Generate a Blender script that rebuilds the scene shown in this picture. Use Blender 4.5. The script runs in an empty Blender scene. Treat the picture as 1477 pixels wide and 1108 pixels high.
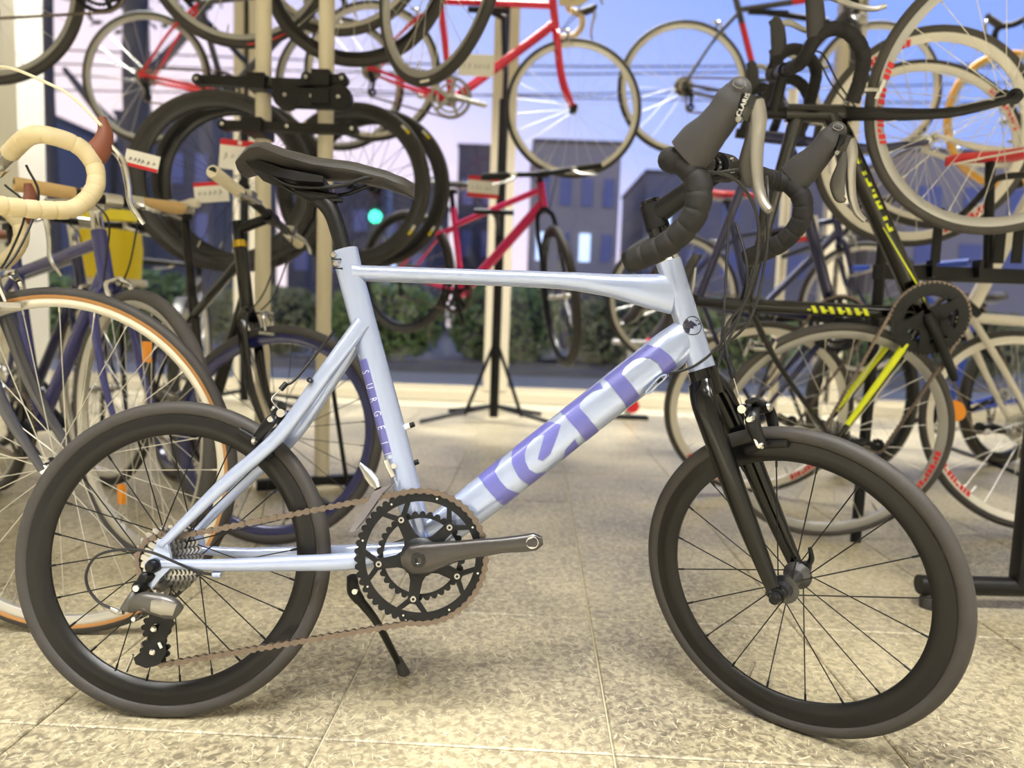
import bpy, bmesh, math, random
from mathutils import Vector, Matrix
random.seed(11)
R_ = math.radians
sc = bpy.context.scene
# ------------------------------------------------------------------ camera
FPX, CAMH, PITCH, ROLL = 1053.8, .647, .0934, .0355
FWD = Vector((0, math.cos(PITCH), -math.sin(PITCH))); RT0 = Vector((1, 0, 0)); DN0 = FWD.cross(RT0)
RT = RT0*math.cos(ROLL)-DN0*math.sin(ROLL); DN = RT0*math.sin(ROLL)+DN0*math.cos(ROLL)
CAM = Vector((0, 0, CAMH))
cd = bpy.data.cameras.new('camera'); cam = bpy.data.objects.new('camera', cd); sc.collection.objects.link(cam)
cd.sensor_width = 36; cd.lens = FPX*36/1477; cd.clip_start = .02; cd.clip_end = 400
up = -DN; bk = -FWD
cam.matrix_world = Matrix(((RT.x, up.x, bk.x, CAM.x), (RT.y, up.y, bk.y, CAM.y), (RT.z, up.z, bk.z, CAM.z), (0, 0, 0, 1)))
cd.dof.use_dof = True; cd.dof.focus_distance = 1.14; cd.dof.aperture_fstop = 2.8
sc.camera = cam
# ------------------------------------------------------------------ sky
def lin(c):
    return tuple(((v/255)/12.92 if v/255 <= .04045 else ((v/255+.055)/1.055)**2.4) for v in c)
wd = bpy.data.worlds.new('dusk_sky'); sc.world = wd; wd.use_nodes = True
nt = wd.node_tree; nt.nodes.clear()
tc = nt.nodes.new('ShaderNodeTexCoord'); sx = nt.nodes.new('ShaderNodeSeparateXYZ')
nt.links.new(tc.outputs['Generated'], sx.inputs[0])
m1 = nt.nodes.new('ShaderNodeMath'); m1.operation = 'MULTIPLY_ADD'; m1.inputs[1].default_value = .55; nt.links.new(sx.outputs['X'], m1.inputs[0])
nt.links.new(sx.outputs['Z'], m1.inputs[2])
cr = nt.nodes.new('ShaderNodeValToRGB'); nt.links.new(m1.outputs[0], cr.inputs[0])
el = cr.color_ramp.elements
el[0].position = 0; el[0].color = lin((247, 224, 230))+(1,)
el[1].position = .55; el[1].color = lin((136, 162, 238))+(1,)
e = el.new(.16); e.color = lin((226, 212, 240))+(1,)
e = el.new(.3); e.color = lin((172, 184, 242))+(1,)
bg = nt.nodes.new('ShaderNodeBackground'); bg.inputs[1].default_value = 1.2
out = nt.nodes.new('ShaderNodeOutputWorld'); nt.links.new(cr.outputs[0], bg.inputs[0]); nt.links.new(bg.outputs[0], out.inputs[0])
# ------------------------------------------------------------------ shop lamps (ceiling rows of tubes)
def area(name, loc, sx_, sy_, power, col=(1, .985, .955)):
    l = bpy.data.lights.new(name, 'AREA'); l.shape = 'RECTANGLE'; l.size = sx_; l.size_y = sy_; l.energy = power; l.color = col; l.spread = R_(92)
    o = bpy.data.objects.new(name, l); o.location = loc; sc.collection.objects.link(o); return o
LP = .62
for yy, pw in ((-1.2, 84), (-.1, 84), (4.3, 80)):
    for xx in (-2.3, 0.1, 2.5):
        area('ceiling_panel_light', (xx, yy, 3.1), 1.5, .7, pw*LP)
sc.view_settings.view_transform = 'Standard'; sc.view_settings.look = 'None'; sc.view_settings.gamma = 1
sc.view_settings.exposure = 0.24; sc.view_settings.use_curve_mapping = False
try:
    sc.cycles.use_denoising = True; sc.cycles.max_bounces = 8; sc.cycles.transparent_max_bounces = 12
except Exception: pass
# ------------------------------------------------------------------ helpers
COL = sc.collection
MATS = {}
def mat(name, rgb, rough=.5, metal=0, noise=0, nscale=40, bump=0, coat=0, emis=None, spec=None, col2=None):
    if name in MATS: return MATS[name]
    m = bpy.data.materials.new(name); m.use_nodes = True; t = m.node_tree; b = t.nodes['Principled BSDF']
    c = lin(rgb)+(1,)
    b.inputs['Base Color'].default_value = c; b.inputs['Roughness'].default_value = rough; b.inputs['Metallic'].default_value = metal
    if coat: b.inputs['Coat Weight'].default_value = coat; b.inputs['Coat Roughness'].default_value = .08
    if spec is not None: b.inputs['Specular IOR Level'].default_value = spec
    if emis: b.inputs['Emission Color'].default_value = lin(rgb)+(1,); b.inputs['Emission Strength'].default_value = emis
    if noise or bump:
        o = t.nodes.new('ShaderNodeTexCoord'); n = t.nodes.new('ShaderNodeTexNoise'); n.inputs['Scale'].default_value = nscale; n.inputs['Detail'].default_value = 4
        t.links.new(o.outputs['Object'], n.inputs[0])
        if noise:
            mx = t.nodes.new('ShaderNodeMix'); mx.data_type = 'RGBA'; mx.blend_type = 'MIX'
            c2 = lin(col2)+(1,) if col2 else tuple(v*(1-noise) for v in c[:3])+(1,)
            mx.inputs[6].default_value = c; mx.inputs[7].default_value = c2
            t.links.new(n.outputs['Fac'], mx.inputs[0]); t.links.new(mx.outputs[2], b.inputs['Base Color'])
        if bump:
            bp_ = t.nodes.new('ShaderNodeBump'); bp_.inputs['Strength'].default_value = bump; bp_.inputs['Distance'].default_value = .002
            t.links.new(n.outputs['Fac'], bp_.inputs['Height']); t.links.new(bp_.outputs[0], b.inputs['Normal'])
    MATS[name] = m; return m
def V(*a): return Vector(a)
def cat(pts, sub=6, closed=False):
    P = [Vector(p) for p in pts]; o = []; n = len(P)
    for i in range(n if closed else n-1):
        a = P[(i-1) % n] if closed or i > 0 else P[0]*2-P[1]
        b = P[i]; c = P[(i+1) % n]; d = P[(i+2) % n] if closed or i+2 < n else P[-1]*2-P[-2]
        for k in range(sub):
            t = k/sub
            o.append(.5*((2*b)+(c-a)*t+(2*a-5*b+4*c-d)*t*t+(3*b-a-3*c+d)*t**3))
    if not closed: o.append(P[-1])
    return o
def interp(vals, m):
    n = len(vals); o = []
    for i in range(m):
        t = i/(m-1)*(n-1); k = min(int(t), n-2); u = t-k; o.append(vals[k]*(1-u)+vals[k+1]*u)
    return o
class MB:
    def __init__(s): s.v = []; s.f = []
    def ring(s, pts): i = len(s.v); s.v += [tuple(p) for p in pts]; return list(range(i, i+len(pts)))
    def bridge(s, a, b):
        n = len(a)
        for i in range(n): s.f.append((a[i], a[(i+1) % n], b[(i+1) % n], b[i]))
    def sweep(s, pts, ra, rb=None, n=10, cap=True, ref=None, closed=False, pw=2.0):
        P = [Vector(p) for p in pts]; m = len(P)
        A = ra if isinstance(ra, (list, tuple)) else [ra]*m
        if len(A) != m: A = interp(list(A), m)
        B = A if rb is None else (rb if isinstance(rb, (list, tuple)) else [rb]*m)
        if len(B) != m: B = interp(list(B), m)
        T = []
        for i in range(m):
            if closed: t = P[(i+1) % m]-P[i-1]
            else: t = P[min(i+1, m-1)]-P[max(i-1, 0)]
            T.append(t.normalized())
        rings = []; N = None
        for i in range(m):
            t = T[i]
            if ref is not None:
                b = Vector(ref)-t*t.dot(Vector(ref)); b.normalize(); nn = b.cross(t)
            else:
                if N is None:
                    h = Vector((0, 1, 0)) if abs(t.y) < .8 else Vector((0, 0, 1))
                    N = (h.cross(t)).normalized()
                N = (N-t*t.dot(N)).normalized(); nn = N; b = t.cross(nn)
            r = []
            for k in range(n):
                an = 2*math.pi*k/n; c, q = math.cos(an), math.sin(an)
                if pw != 2:
                    c = math.copysign(abs(c)**(2/pw), c); q = math.copysign(abs(q)**(2/pw), q)
                r.append(P[i]+nn*(c*A[i])+b*(q*B[i]))
            rings.append(s.ring(r))
        for i in range(m-1): s.bridge(rings[i], rings[i+1])
        if closed: s.bridge(rings[-1], rings[0])
        elif cap:
            s.f.append(tuple(reversed(rings[0]))); s.f.append(tuple(rings[-1]))
        return s
    def tube(s, a, b, r, n=10, r2=None): return s.sweep([a, b], [r, r2 if r2 is not None else r], n=n)
    def lathe(s, prof, n=24, o=(0, 0, 0), axis='Y', closed=False, u0=0, u1=2*math.pi):
        o = Vector(o); rings = []
        for r, h in prof:
            q = []
            for k in range(n):
                an = 2*math.pi*k/n; c, d = r*math.cos(an), r*math.sin(an)
                q.append(o+(Vector((c, h, d)) if axis == 'Y' else Vector((c, d, h)) if axis == 'Z' else Vector((h, c, d))))
            rings.append(s.ring(q))
        for i in range(len(rings)-1): s.bridge(rings[i], rings[i+1])
        if closed: s.bridge(rings[-1], rings[0])
        else:
            if prof[0][0] > 1e-5: s.f.append(tuple(reversed(rings[0])))
            if prof[-1][0] > 1e-5: s.f.append(tuple(rings[-1]))
        return s
    def prism(s, poly, y0, y1):           # polygon in x,z extruded along y
        a = s.ring([(x, y0, z) for x, z in poly]); b = s.ring([(x, y1, z) for x, z in poly])
        s.bridge(a, b); s.f.append(tuple(reversed(a))); s.f.append(tuple(b)); return s
    def ringprism(s, po, pi, y0, y1):
        a = s.ring([(x, y0, z) for x, z in po]); b = s.ring([(x, y1, z) for x, z in po])
        c = s.ring([(x, y1, z) for x, z in pi]); d = s.ring([(x, y0, z) for x, z in pi])
        s.bridge(a, b); s.bridge(b, c); s.bridge(c, d); s.bridge(d, a); return s
    def box(s, c, sz, M=None):
        c = Vector(c); q = []
        for dx in (-.5, .5):
            for dy in (-.5, .5):
                for dz in (-.5, .5):
                    v = Vector((dx*sz[0], dy*sz[1], dz*sz[2])); q.append(c+(M @ v if M else v))
        i = len(s.v); s.v += [tuple(p) for p in q]
        for f in ((0, 1, 3, 2), (4, 6, 7, 5), (0, 4, 5, 1), (2, 3, 7, 6), (0, 2, 6, 4), (1, 5, 7, 3)): s.f.append(tuple(i+k for k in f))
        return s
    def ball(s, c, r, n=10, sc_=(1, 1, 1)):
        prof = [(max(r*math.sin(math.pi*i/n), 0), -r*math.cos(math.pi*i/n)) for i in range(n+1)]
        k0 = len(s.v); s.lathe([(max(a, 1e-6), b) for a, b in prof], n=max(8, n), axis='Z')
        for k in range(k0, len(s.v)):
            v = s.v[k]; s.v[k] = (v[0]*sc_[0]+c[0], v[1]*sc_[1]+c[1], v[2]*sc_[2]+c[2])
        return s
    def mesh(s, name, smooth=38):
        me = bpy.data.meshes.new(name); me.from_pydata(s.v, [], s.f)
        bm = bmesh.new(); bm.from_mesh(me); bmesh.ops.recalc_face_normals(bm, faces=bm.faces[:]); bm.to_mesh(me); bm.free()
        if smooth:
            me.shade_smooth(); me.set_sharp_from_angle(angle=R_(smooth))
        return me
    def build(s, name, m, parent=None, smooth=38, mtx=None):
        return link(name, s.mesh(name, smooth), m, parent, mtx)
def link(name, me, m, parent=None, mtx=None):
    o = bpy.data.objects.new(name, me)
    if not me.materials and m is not None: me.materials.append(m)
    COL.objects.link(o)
    if parent is not None: o.parent = parent
    if mtx is not None: o.matrix_local = mtx
    return o
def empty(name, parent=None, mtx=None):
    o = bpy.data.objects.new(name, None); COL.objects.link(o); o.empty_display_size = .05
    if parent is not None: o.parent = parent
    if mtx is not None: o.matrix_local = mtx
    return o
def tag(o, label, category, group=None):
    o['label'] = label; o['category'] = category
    if group: o['group'] = group
    return o
def struct(o, label=None):
    o['kind'] = 'structure'
    if label: o['label'] = label
    return o
def ray(px, py): return RT*((px-738.5)/FPX)+DN*((py-554)/FPX)+FWD
def at(px, py, y):
    d = ray(px, py); return CAM+d*(y/d.y)
def on_floor(px, py, z=0):
    d = ray(px, py); return CAM+d*((z-CAMH)/d.z)
def text_mesh(txt, size=1.0):
    c = bpy.data.curves.new('lettering', 'FONT'); c.body = txt; c.size = size; c.align_x = 'CENTER'; c.align_y = 'CENTER'; c.resolution_u = 3
    o = bpy.data.objects.new('lettering', c); COL.objects.link(o)
    dg = bpy.context.evaluated_depsgraph_get(); me = bpy.data.meshes.new_from_object(o.evaluated_get(dg))
    bpy.data.objects.remove(o); bpy.data.curves.remove(c); me.materials.clear(); return me
def slices(polys, step, axis=1):
    """flat polygons (u,w) cut into strips along w so that they can be laid on a curved surface"""
    bm = bmesh.new()
    for p in polys:
        vs = [bm.verts.new((x, y, 0)) for x, y in p]
        try: bm.faces.new(vs).normal_update()
        except ValueError: pass
    bmesh.ops.triangulate(bm, faces=bm.faces[:])
    return cut(bm, step)
def cut(bm, step):
    ws = [v.co.y for v in bm.verts]; k = math.ceil(min(ws)/step)
    while k*step < max(ws):
        bmesh.ops.bisect_plane(bm, geom=bm.verts[:]+bm.edges[:]+bm.faces[:], plane_co=(0, k*step, 0), plane_no=(0, 1, 0)); k += 1
    return bm
def lay(bm, fn, name, m, parent):
    me = bpy.data.meshes.new(name)
    for v in bm.verts: v.co = fn(v.co.x, v.co.y)
    bm.to_mesh(me); bm.free(); return link(name, me, m, parent)
# ------------------------------------------------------------------ materials
M_blackm = mat('satin_black', (18, 18, 21), .4, 0, spec=.32)
M_blackp = mat('gloss_black', (9, 9, 12), .14, 0, coat=.25)
M_blackmet = mat('black_metal', (38, 39, 42), .35, .7)
M_rubber = mat('tyre_rubber', (60, 57, 56), .6, 0, noise=.25, nscale=30, bump=.15)
M_rubber2 = mat('worn_tyre_rubber', (78, 75, 73), .7, 0, noise=.25, nscale=25, bump=.2)
M_rimblk = mat('black_rim', (26, 25, 26), .32, .3)
M_rimsil = mat('silver_rim', (205, 202, 196), .32, .75)
M_rimgry = mat('grey_rim', (172, 171, 170), .36, .6)
M_rimwht = mat('white_rim', (232, 228, 218), .4)
M_spokes = mat('steel_spoke', (215, 213, 205), .3, .8)
M_spokeb = mat('black_spoke', (26, 26, 28), .4, .4)
M_chrome = mat('chrome', (215, 214, 212), .14, 1)
M_steel = mat('brushed_steel', (188, 187, 185), .26, .95)
M_hubk = mat('grey_hub', (92, 92, 95), .3, .85)
M_chain = mat('chain_steel', (128, 116, 108), .34, .9)
M_grip = mat('cork_tape_black', (30, 29, 32), .75, 0, noise=.3, nscale=60, bump=.3)
M_hood = mat('hood_rubber', (60, 59, 62), .6, 0, noise=.15, nscale=80)
M_cable = mat('cable_housing', (30, 30, 33), .45)
M_saddle = mat('saddle_leather', (48, 46, 46), .42, 0, bump=.2, nscale=160, coat=.15)
# ------------------------------------------------------------------ wheels
WC = {}
def gear_ring(mb, n, r, rin, y0, y1, th=.0045, o=(0, 0)):
    po, pi = [], []
    for k in range(n):
        for q, rr in ((0, r-th), (.25, r-th*.2), (.42, r), (.58, r), (.75, r-th*.2)):
            a = 2*math.pi*(k+q)/n; po.append((o[0]+rr*math.cos(a), o[1]+rr*math.sin(a))); pi.append((o[0]+rin*math.cos(a), o[1]+rin*math.sin(a)))
    mb.ringprism(po, pi, y0, y1)
def wheel_meshes(R, tw, rimd, rear, nsp, seg, hubw, hr):
    k = (R, tw, rimd, rear, nsp, seg, hubw, hr)
    if k in WC: return WC[k]
    d = {}
    rc = R-tw*.52
    prof = [(rc+tw*.52*math.cos(a), tw*.5*math.sin(a)) for a in [2*math.pi*i/14 for i in range(14)]]
    d['tyre'] = MB().lathe(prof, n=seg, closed=True).mesh('tyre')
    ro = R-tw+.003; ri = ro-rimd; w = tw*.42
    if rimd > .03:
        pr = [(ro, w), (ro-.012, w), (ro-.013, w*1.02), (ri+.012, w*.95), (ri+.004, w*.6), (ri, w*.22), (ri, -w*.22), (ri+.004, -w*.6), (ri+.012, -w*.95), (ro-.013, -w*1.02), (ro-.012, -w), (ro, -w)]
    else:
        pr = [(ro, w), (ro-rimd*.55, w*.98), (ri, w*.5), (ri, -w*.5), (ro-rimd*.55, -w*.98), (ro, -w)]
    d['rim'] = MB().lathe(pr, n=seg, closed=True).mesh('rim')
    h = hubw; fl = h*.62
    hb = MB().lathe([(.005, -h-.012), (.009, -h-.012), (.009, -h), (hr*.62, -h), (hr*.62, -fl-.004), (hr, -fl-.003), (hr, -fl), (hr*.55, -fl+.008), (hr*.48, 0), (hr*.55, fl-.008), (hr, fl), (hr, fl+.003), (hr*.62, fl+.004), (hr*.62, h), (.009, h), (.009, h+.012), (.005, h+.012)], n=20)
    d['hub'] = hb.mesh('hub')
    # one spoke of each kind (side, lead/trail), pointing along +x
    sp = []
    for side in (-1, 1):
        for lead in (-1, 1):
            an = R_(70 if rear else 22)*lead
            a = V(hr*.9*math.cos(an), side*fl, hr*.9*math.sin(an)); b = V(ri+.002, side*.002, 0)
            m = MB(); m.sweep([a, b], .00105, n=5); m.sweep([b-(b-a).normalized()*.012, b], .0019, n=6)
            sp.append(m)
    d['spoke_mb'] = sp; d['spoke'] = [m.mesh('spoke') for m in sp]
    allm = MB()
    for i in range(nsp):
        a = 2*math.pi*i/nsp; m = sp[i % 4]; off = len(allm.v); c, s_ = math.cos(a), math.sin(a)
        allm.v += [(x*c-z*s_, y, x*s_+z*c) for x, y, z in m.v]; allm.f += [tuple(off+q for q in f) for f in m.f]
    d['spokes'] = allm.mesh('spokes')
    WC[k] = d; return d
def wheel(parent, mtx, R=.335, tw=.026, rimd=.02, rear=False, nsp=24, seg=64, hubw=.05, hr=.02, each=False, tyre=None, rim=None, spoke=None, hub=None, name='wheel', phase=0):
    d = wheel_meshes(R, tw, rimd, rear, nsp, seg, hubw, hr)
    w = empty(name, parent, mtx)
    def inst(nm, key, m):
        o = bpy.data.objects.new(nm, d[key] if isinstance(key, str) else key); COL.objects.link(o); o.parent = w
        if not o.data.materials: o.data.materials.append(m)
        o.material_slots[0].link = 'OBJECT'; o.material_slots[0].material = m
        return o
    inst('tyre', 'tyre', tyre or M_rubber); inst('rim', 'rim', rim or M_rimblk); inst('hub', 'hub', hub or M_blackmet)
    if each:
        for i in range(nsp):
            o = inst('spoke', d['spoke'][i % 4], spoke or M_spokeb); o.rotation_euler = (0, -2*math.pi*i/nsp-phase, 0)
    else:
        o = inst('spokes', 'spokes', spoke or M_spokes); o['kind'] = 'stuff'
    m = MB(); a = R_(250); m.sweep([V(math.cos(a)*(R-tw-rimd), 0, math.sin(a)*(R-tw-rimd)), V(math.cos(a)*(R-tw-rimd-.028), 0, math.sin(a)*(R-tw-rimd-.028))], [.0032, .0026], n=6)
    m.build('valve', M_steel, w)
    return w
def cassette(mb, y0=-.018, y1=-.046, r0=.052, r1=.024, n=7, o=(0, 0)):
    for i in range(n):
        t = i/(n-1); r = r0*(1-t)+r1*t; y = y0*(1-t)+y1*t
        gear_ring(mb, max(11, int(r*2*math.pi/.0127)), r, max(r-.014, .012), y-.0008, y+.0008, .0065, o)
# ------------------------------------------------------------------ drop bar / saddle / chain pieces
def saddle_mesh(x0, x1, ztop, wr=.07, wn=.018, slope=0.0, drop=.035):
    """lofted saddle from tail x0 to nose x1"""
    L = x1-x0; m = MB(); rings = []; N = 18
    for i in range(N+1):
        t = i/N
        w = wr*(math.sin(min(t/.16, 1)*math.pi/2)**.6)*(1-.0*t) if t < .16 else wr+(wn*1.25-wr)*(1-(1-min((t-.16)/.5, 1))**1.9) if t < .66 else wn*1.25+(wn-wn*1.25)*((t-.66)/.34)
        if t > .95: w *= math.sqrt(max(1-((t-.95)/.052)**2, .02))
        if t < .02: w = wr*.5
        zt = ztop(t); th = drop*(1.0-.35*t)*(1 if t > .05 else .7); k = []
        for a in range(21):
            u = -1+a/10  # top from -1..1
            z = zt-abs(u)**2.6*th*.75
            k.append((x0+L*t, u*w, z))
        for a in range(1, 10):
            u = 1-a/5
            k.append((x0+L*t, u*w*.86, zt-th*1.0-.004*(1-u*u)))
        rings.append(m.ring(k))
    for i in range(N): m.bridge(rings[i], rings[i+1])
    m.f.append(tuple(reversed(rings[0]))); m.f.append(tuple(rings[-1]))
    return m
def tape(mb, path, r, pitch=.022, n=12):
    P = path; L = 0; rr = [];
    for i, p in enumerate(P):
        if i: L += (P[i]-P[i-1]).length
        q = (L/pitch) % 1; rr.append(r+(.0008-.0004*q if q > .13 else -.0008))
    mb.sweep(P, rr, n=n)
def resample(P, step):
    o = [P[0]]; acc = 0
    for a, b in zip(P, P[1:]):
        d = (b-a).length; t = step-acc
        while t <= d:
            o.append(a+(b-a)*(t/d)); t += step
        acc = (acc+d) % step if t > d else 0
        acc = d-(t-step)
    return o
def chain_mesh(path, pitch=.0127):
    """path: closed list of points in a plane; alternate wide and narrow link plates"""
    P = resample(path+[path[0]], pitch); m = MB()
    for i in range(len(P)-1):
        a, b = P[i], P[i+1]; d = (b-a); L = d.length
        if L < 1e-5: continue
        d.normalize(); q = Vector((-d.z, 0, d.x)); w = .0034 if i % 2 else .0024
        for s in (-1, 1):
            poly = []
            for u, h in ((-.0046, .0024), (-.0016, .0050), (.0028, .0040), (L/2, .0024), (L-.0028, .0040), (L+.0016, .0050), (L+.0046, .0024), (L+.0046, -.0024), (L+.0016, -.0050), (L-.0028, -.0040), (L/2, -.0024), (.0028, -.0040), (-.0016, -.0050), (-.0046, -.0024)):
                p = a+d*u+q*h; poly.append(p)
            r1 = m.ring([(p.x, p.y+s*w-.0005, p.z) for p in poly]); r2 = m.ring([(p.x, p.y+s*w+.0005, p.z) for p in poly])
            m.bridge(r1, r2); m.f.append(tuple(reversed(r1))); m.f.append(tuple(r2))
        m.sweep([a-V(0, .0047, 0), a+V(0, .0047, 0)], .0021, n=6)
    return m
def arc(cx, cz, r, a0, a1, y, n=14): return [V(cx+r*math.cos(R_(a0+(a1-a0)*i/n)), y, cz+r*math.sin(R_(a0+(a1-a0)*i/n))) for i in range(n+1)]
# ------------------------------------------------------------------ a generic bicycle (drive side towards -y, forward +x, rear hub above the origin)
def pose(root, rear, front, upv, R):
    X = (front-rear).normalized(); Z = (Vector(upv)-X*X.dot(Vector(upv))).normalized(); Y = Z.cross(X); o = rear-Z*R
    root.matrix_world = Matrix(((X.x, Y.x, Z.x, o.x), (X.y, Y.y, Z.y, o.y), (X.z, Y.z, Z.z, o.z), (0, 0, 0, 1)))
def bike(name, label, rear, front, upv=(0, 0, 1), group=None, R=.335, tw=.025, rimd=.02, bbx=.405, bbd=.068, stl=.50, sta=73.5, hta=73, rake=.044, htl=.14, a2c=.372,
         tt=.0155, dt=.019, frame=None, stays=None, forkm=None, tyre=None, rim=None, rim2=None, spoke=None, hubm=None, bar='drop', barm=None, hoodm=None, leverm=None, stem=.09, stemm=None, steer=0, baryaw=0,
         saddle=True, saddlem=None, sad=.13, crankm=None, each=False, ringr=.1, crank_angle=-20, seg=64, hubw=.05, decals=(), category='bicycle', nsp=24, grips=None, spacer=.03, teeth=46, arms=True, brakes=True, rise=0, guard=None, tyre2=None, deraill=True, slope=.03, cables=True, barw=.21, vintage=False, bs=1.0, disc=False):
    root = empty(name); WB = (front-rear).length; pose(root, rear, front, upv, R); tag(root, label, category, group)
    frame = frame or M_blackm; stays = stays or frame; forkm = forkm or frame; barm = barm or M_grip; hoodm = hoodm or M_hood; leverm = leverm or M_steel; saddlem = saddlem or M_saddle; crankm = crankm or M_blackmet; stemm = stemm or M_blackm
    hz = R; BB = V(bbx, 0, hz-bbd); sa = R_(sta); ha = R_(hta); su = V(-math.cos(sa), 0, math.sin(sa)); hu = V(-math.cos(ha), 0, math.sin(ha)); hp = V(math.sin(ha), 0, math.cos(ha))
    ST = BB+su*stl; FH = V(WB, 0, hz); pt = FH-hp*rake; CR = pt+hu*a2c; HB = CR+hu*.012; HT = HB+hu*htl
    f = MB()
    f.sweep([BB, ST+su*.03], tt*1.02, n=12); f.sweep([HB, HT], tt*1.25, n=14)
    f.sweep([BB, BB*.1+HB*.9+hu*.025*.9, HB+hu*.03], [dt, dt*1.02, dt*.95], n=14); f.sweep([ST-su*slope, HT-hu*.03], [tt*.92, tt*1.02], n=12)
    f.sweep([BB+V(0, -.034, 0), BB+V(0, .034, 0)], .021, n=14)
    f.build('frame', frame, root)
    s = MB()
    for y in (-1, 1):
        s.sweep(cat([ST-su*(slope+.01)+V(0, y*.012, 0), (ST*.55+V(0, 0, hz)*.45)+V(0, y*.042, 0), V(.004, y*.058, hz+.012)], 5), [.0085, .0075, .006], n=8)
        s.sweep(cat([BB+V(0, y*.026, 0), BB*.5+V(0, 0, hz)*.5+V(0, y*.05, 0), V(.006, y*.058, hz)], 5), [.012, .0105, .007], n=8)
        s.box((0.002, y*.06, hz), (.03, .006, .036))
    s.build('stay', stays, root)
    # steered parts
    S = Matrix.Translation(pt) @ Matrix.Rotation(steer, 4, hu) @ Matrix.Translation(-pt)
    k = MB()
    for y in (-1, 1):
        k.sweep(cat([CR+V(0, y*.012, 0), CR-hu*.05+V(0, y*.042, 0), CR*.4+FH*.6-hp*.022+V(0, y*.05, 0), FH-hp*.004+V(0, y*.053, 0)], 5), [.017, .016, .0125, .0075], [.012, .011, .009, .006], n=9, ref=(0, 1, 0))
    k.sweep([CR-hu*.012, CR+hu*.012], [.019, .021], n=12)
    k.build('fork', forkm, root, mtx=S)
    wheel(root, Matrix.Translation((0, 0, hz)) @ Matrix.Rotation(.3, 4, 'Y'), R, tw, rimd, True, nsp, seg, hubw, .024, each, tyre2 or tyre or M_rubber, rim2 or rim, spoke or M_spokes, hubm or M_steel)
    wheel(root, S @ Matrix.Translation(FH), R, tw, rimd, False, nsp, seg, hubw*.85, .019, each, tyre or M_rubber, rim, spoke or M_spokes, hubm or M_steel)
    # drive train
    if arms:
        cs = MB(); gear_ring(cs, teeth, ringr, ringr*(.7 if disc else .84), -.054 if disc else -.052, -.049, .005, (BB.x, BB.z)); gear_ring(cs, int(teeth*.72), ringr*.73, ringr*.6, -.044, -.041, .005, (BB.x, BB.z))
        ca = R_(crank_angle)
        for i in range(4 if disc else 5):
            a = ca+2*math.pi*i/5+.3 if not disc else ca+(.55, 1.75, -1.75, -.55)[i]; d = V(math.cos(a), 0, math.sin(a)); q = V(-d.z, 0, d.x)*(1.7 if disc else 1)
            p = [BB+d*.012+q*.016, BB+d*ringr*.6+q*.007, BB+d*ringr*.87+q*.009, BB+d*ringr*.87-q*.009, BB+d*ringr*.6-q*.007, BB+d*.012-q*.016]; cs.prism([(v.x, v.z) for v in p], -.056, -.049)
        cs.build('chainring', crankm, root)
        for y, a in ((-1, ca), (1, ca+math.pi)):
            c = MB(); e = BB+V(math.cos(a), 0, math.sin(a))*.17
            c.sweep([BB+V(0, y*.058, 0)-(e-BB)*.1, BB+V(0, y*.062, 0), BB*.5+e*.5+V(0, y*.068, 0), e+V(0, y*.07, 0), e+(e-BB)*.08+V(0, y*.07, 0)], [.012, .017, .012, .012, .008], [.007, .011, .007, .007, .006], n=10, ref=(0, 1, 0))
            c.build('crank_arm', crankm, root)
        c = MB(); cassette(c, o=(0, hz)); c.build('cassette', M_steel, root)
        rr = ringr-.002; pl = V(.03, -.05, hz-.11)
        top = V(-.01, -.04, hz+.04)
        path = [top, V(BB.x-.01, -.05, BB.z+rr)]+arc(BB.x, BB.z, rr, 85, -85, -.05)+[pl+V(.01, 0, -.024), pl+V(-.012, 0, -.022), pl+V(-.022, 0, .0), V(.01, -.045, hz-.045), V(-.03, -.042, hz-.02), V(-.04, -.04, hz+.01)]
        chain_mesh(path).build('chain', M_chain, root)
        if deraill:
            r = MB(); r.sweep(cat([V(.004, -.06, hz-.02), V(.02, -.07, hz-.05), V(.035, -.066, hz-.065)], 4), [.011, .015, .011], n=8); r.sweep([V(.03, -.06, hz-.06), pl+V(0, -.012, 0)], [.009, .007], [.004, .004], n=8, ref=(0, 1, 0))
            gear_ring(r, 11, .02, .006, -.053, -.048, .004, (pl.x, pl.z)); r.build('rear_derailleur', M_blackmet, root)
    # seat
    if saddle:
        SP = ST+su*sad; p = MB(); p.sweep([ST-su*.02, SP-su*.02], .0135, n=12); p.box(SP-su*.014, (.05, .03, .02)); p.build('seatpost', M_blackm, root)
        for y in (-1, 1): pass
        x0 = SP.x-.135; z0 = SP.z+.045
        saddle_mesh(x0, x0+.27, lambda t: z0+.012*(1-min(t/.35, 1))**2-.004*math.sin(t*3)-.012*max(0, (t-.75)/.25)**2, .068).build('saddle', saddlem, root)
        rl = MB()
        for y in (-.022, .022): rl.sweep(cat([V(x0+.03, y, z0-.03), V(x0+.07, y, z0-.048), V(x0+.16, y, z0-.048), V(x0+.235, y*.5, z0-.03)], 5), .0035, n=6)
        rl.build('saddle_rail', M_steel, root)
    # cockpit
    SB = Matrix.Translation(pt) @ Matrix.Rotation(steer+baryaw, 4, hu) @ Matrix.Translation(-pt)
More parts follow.
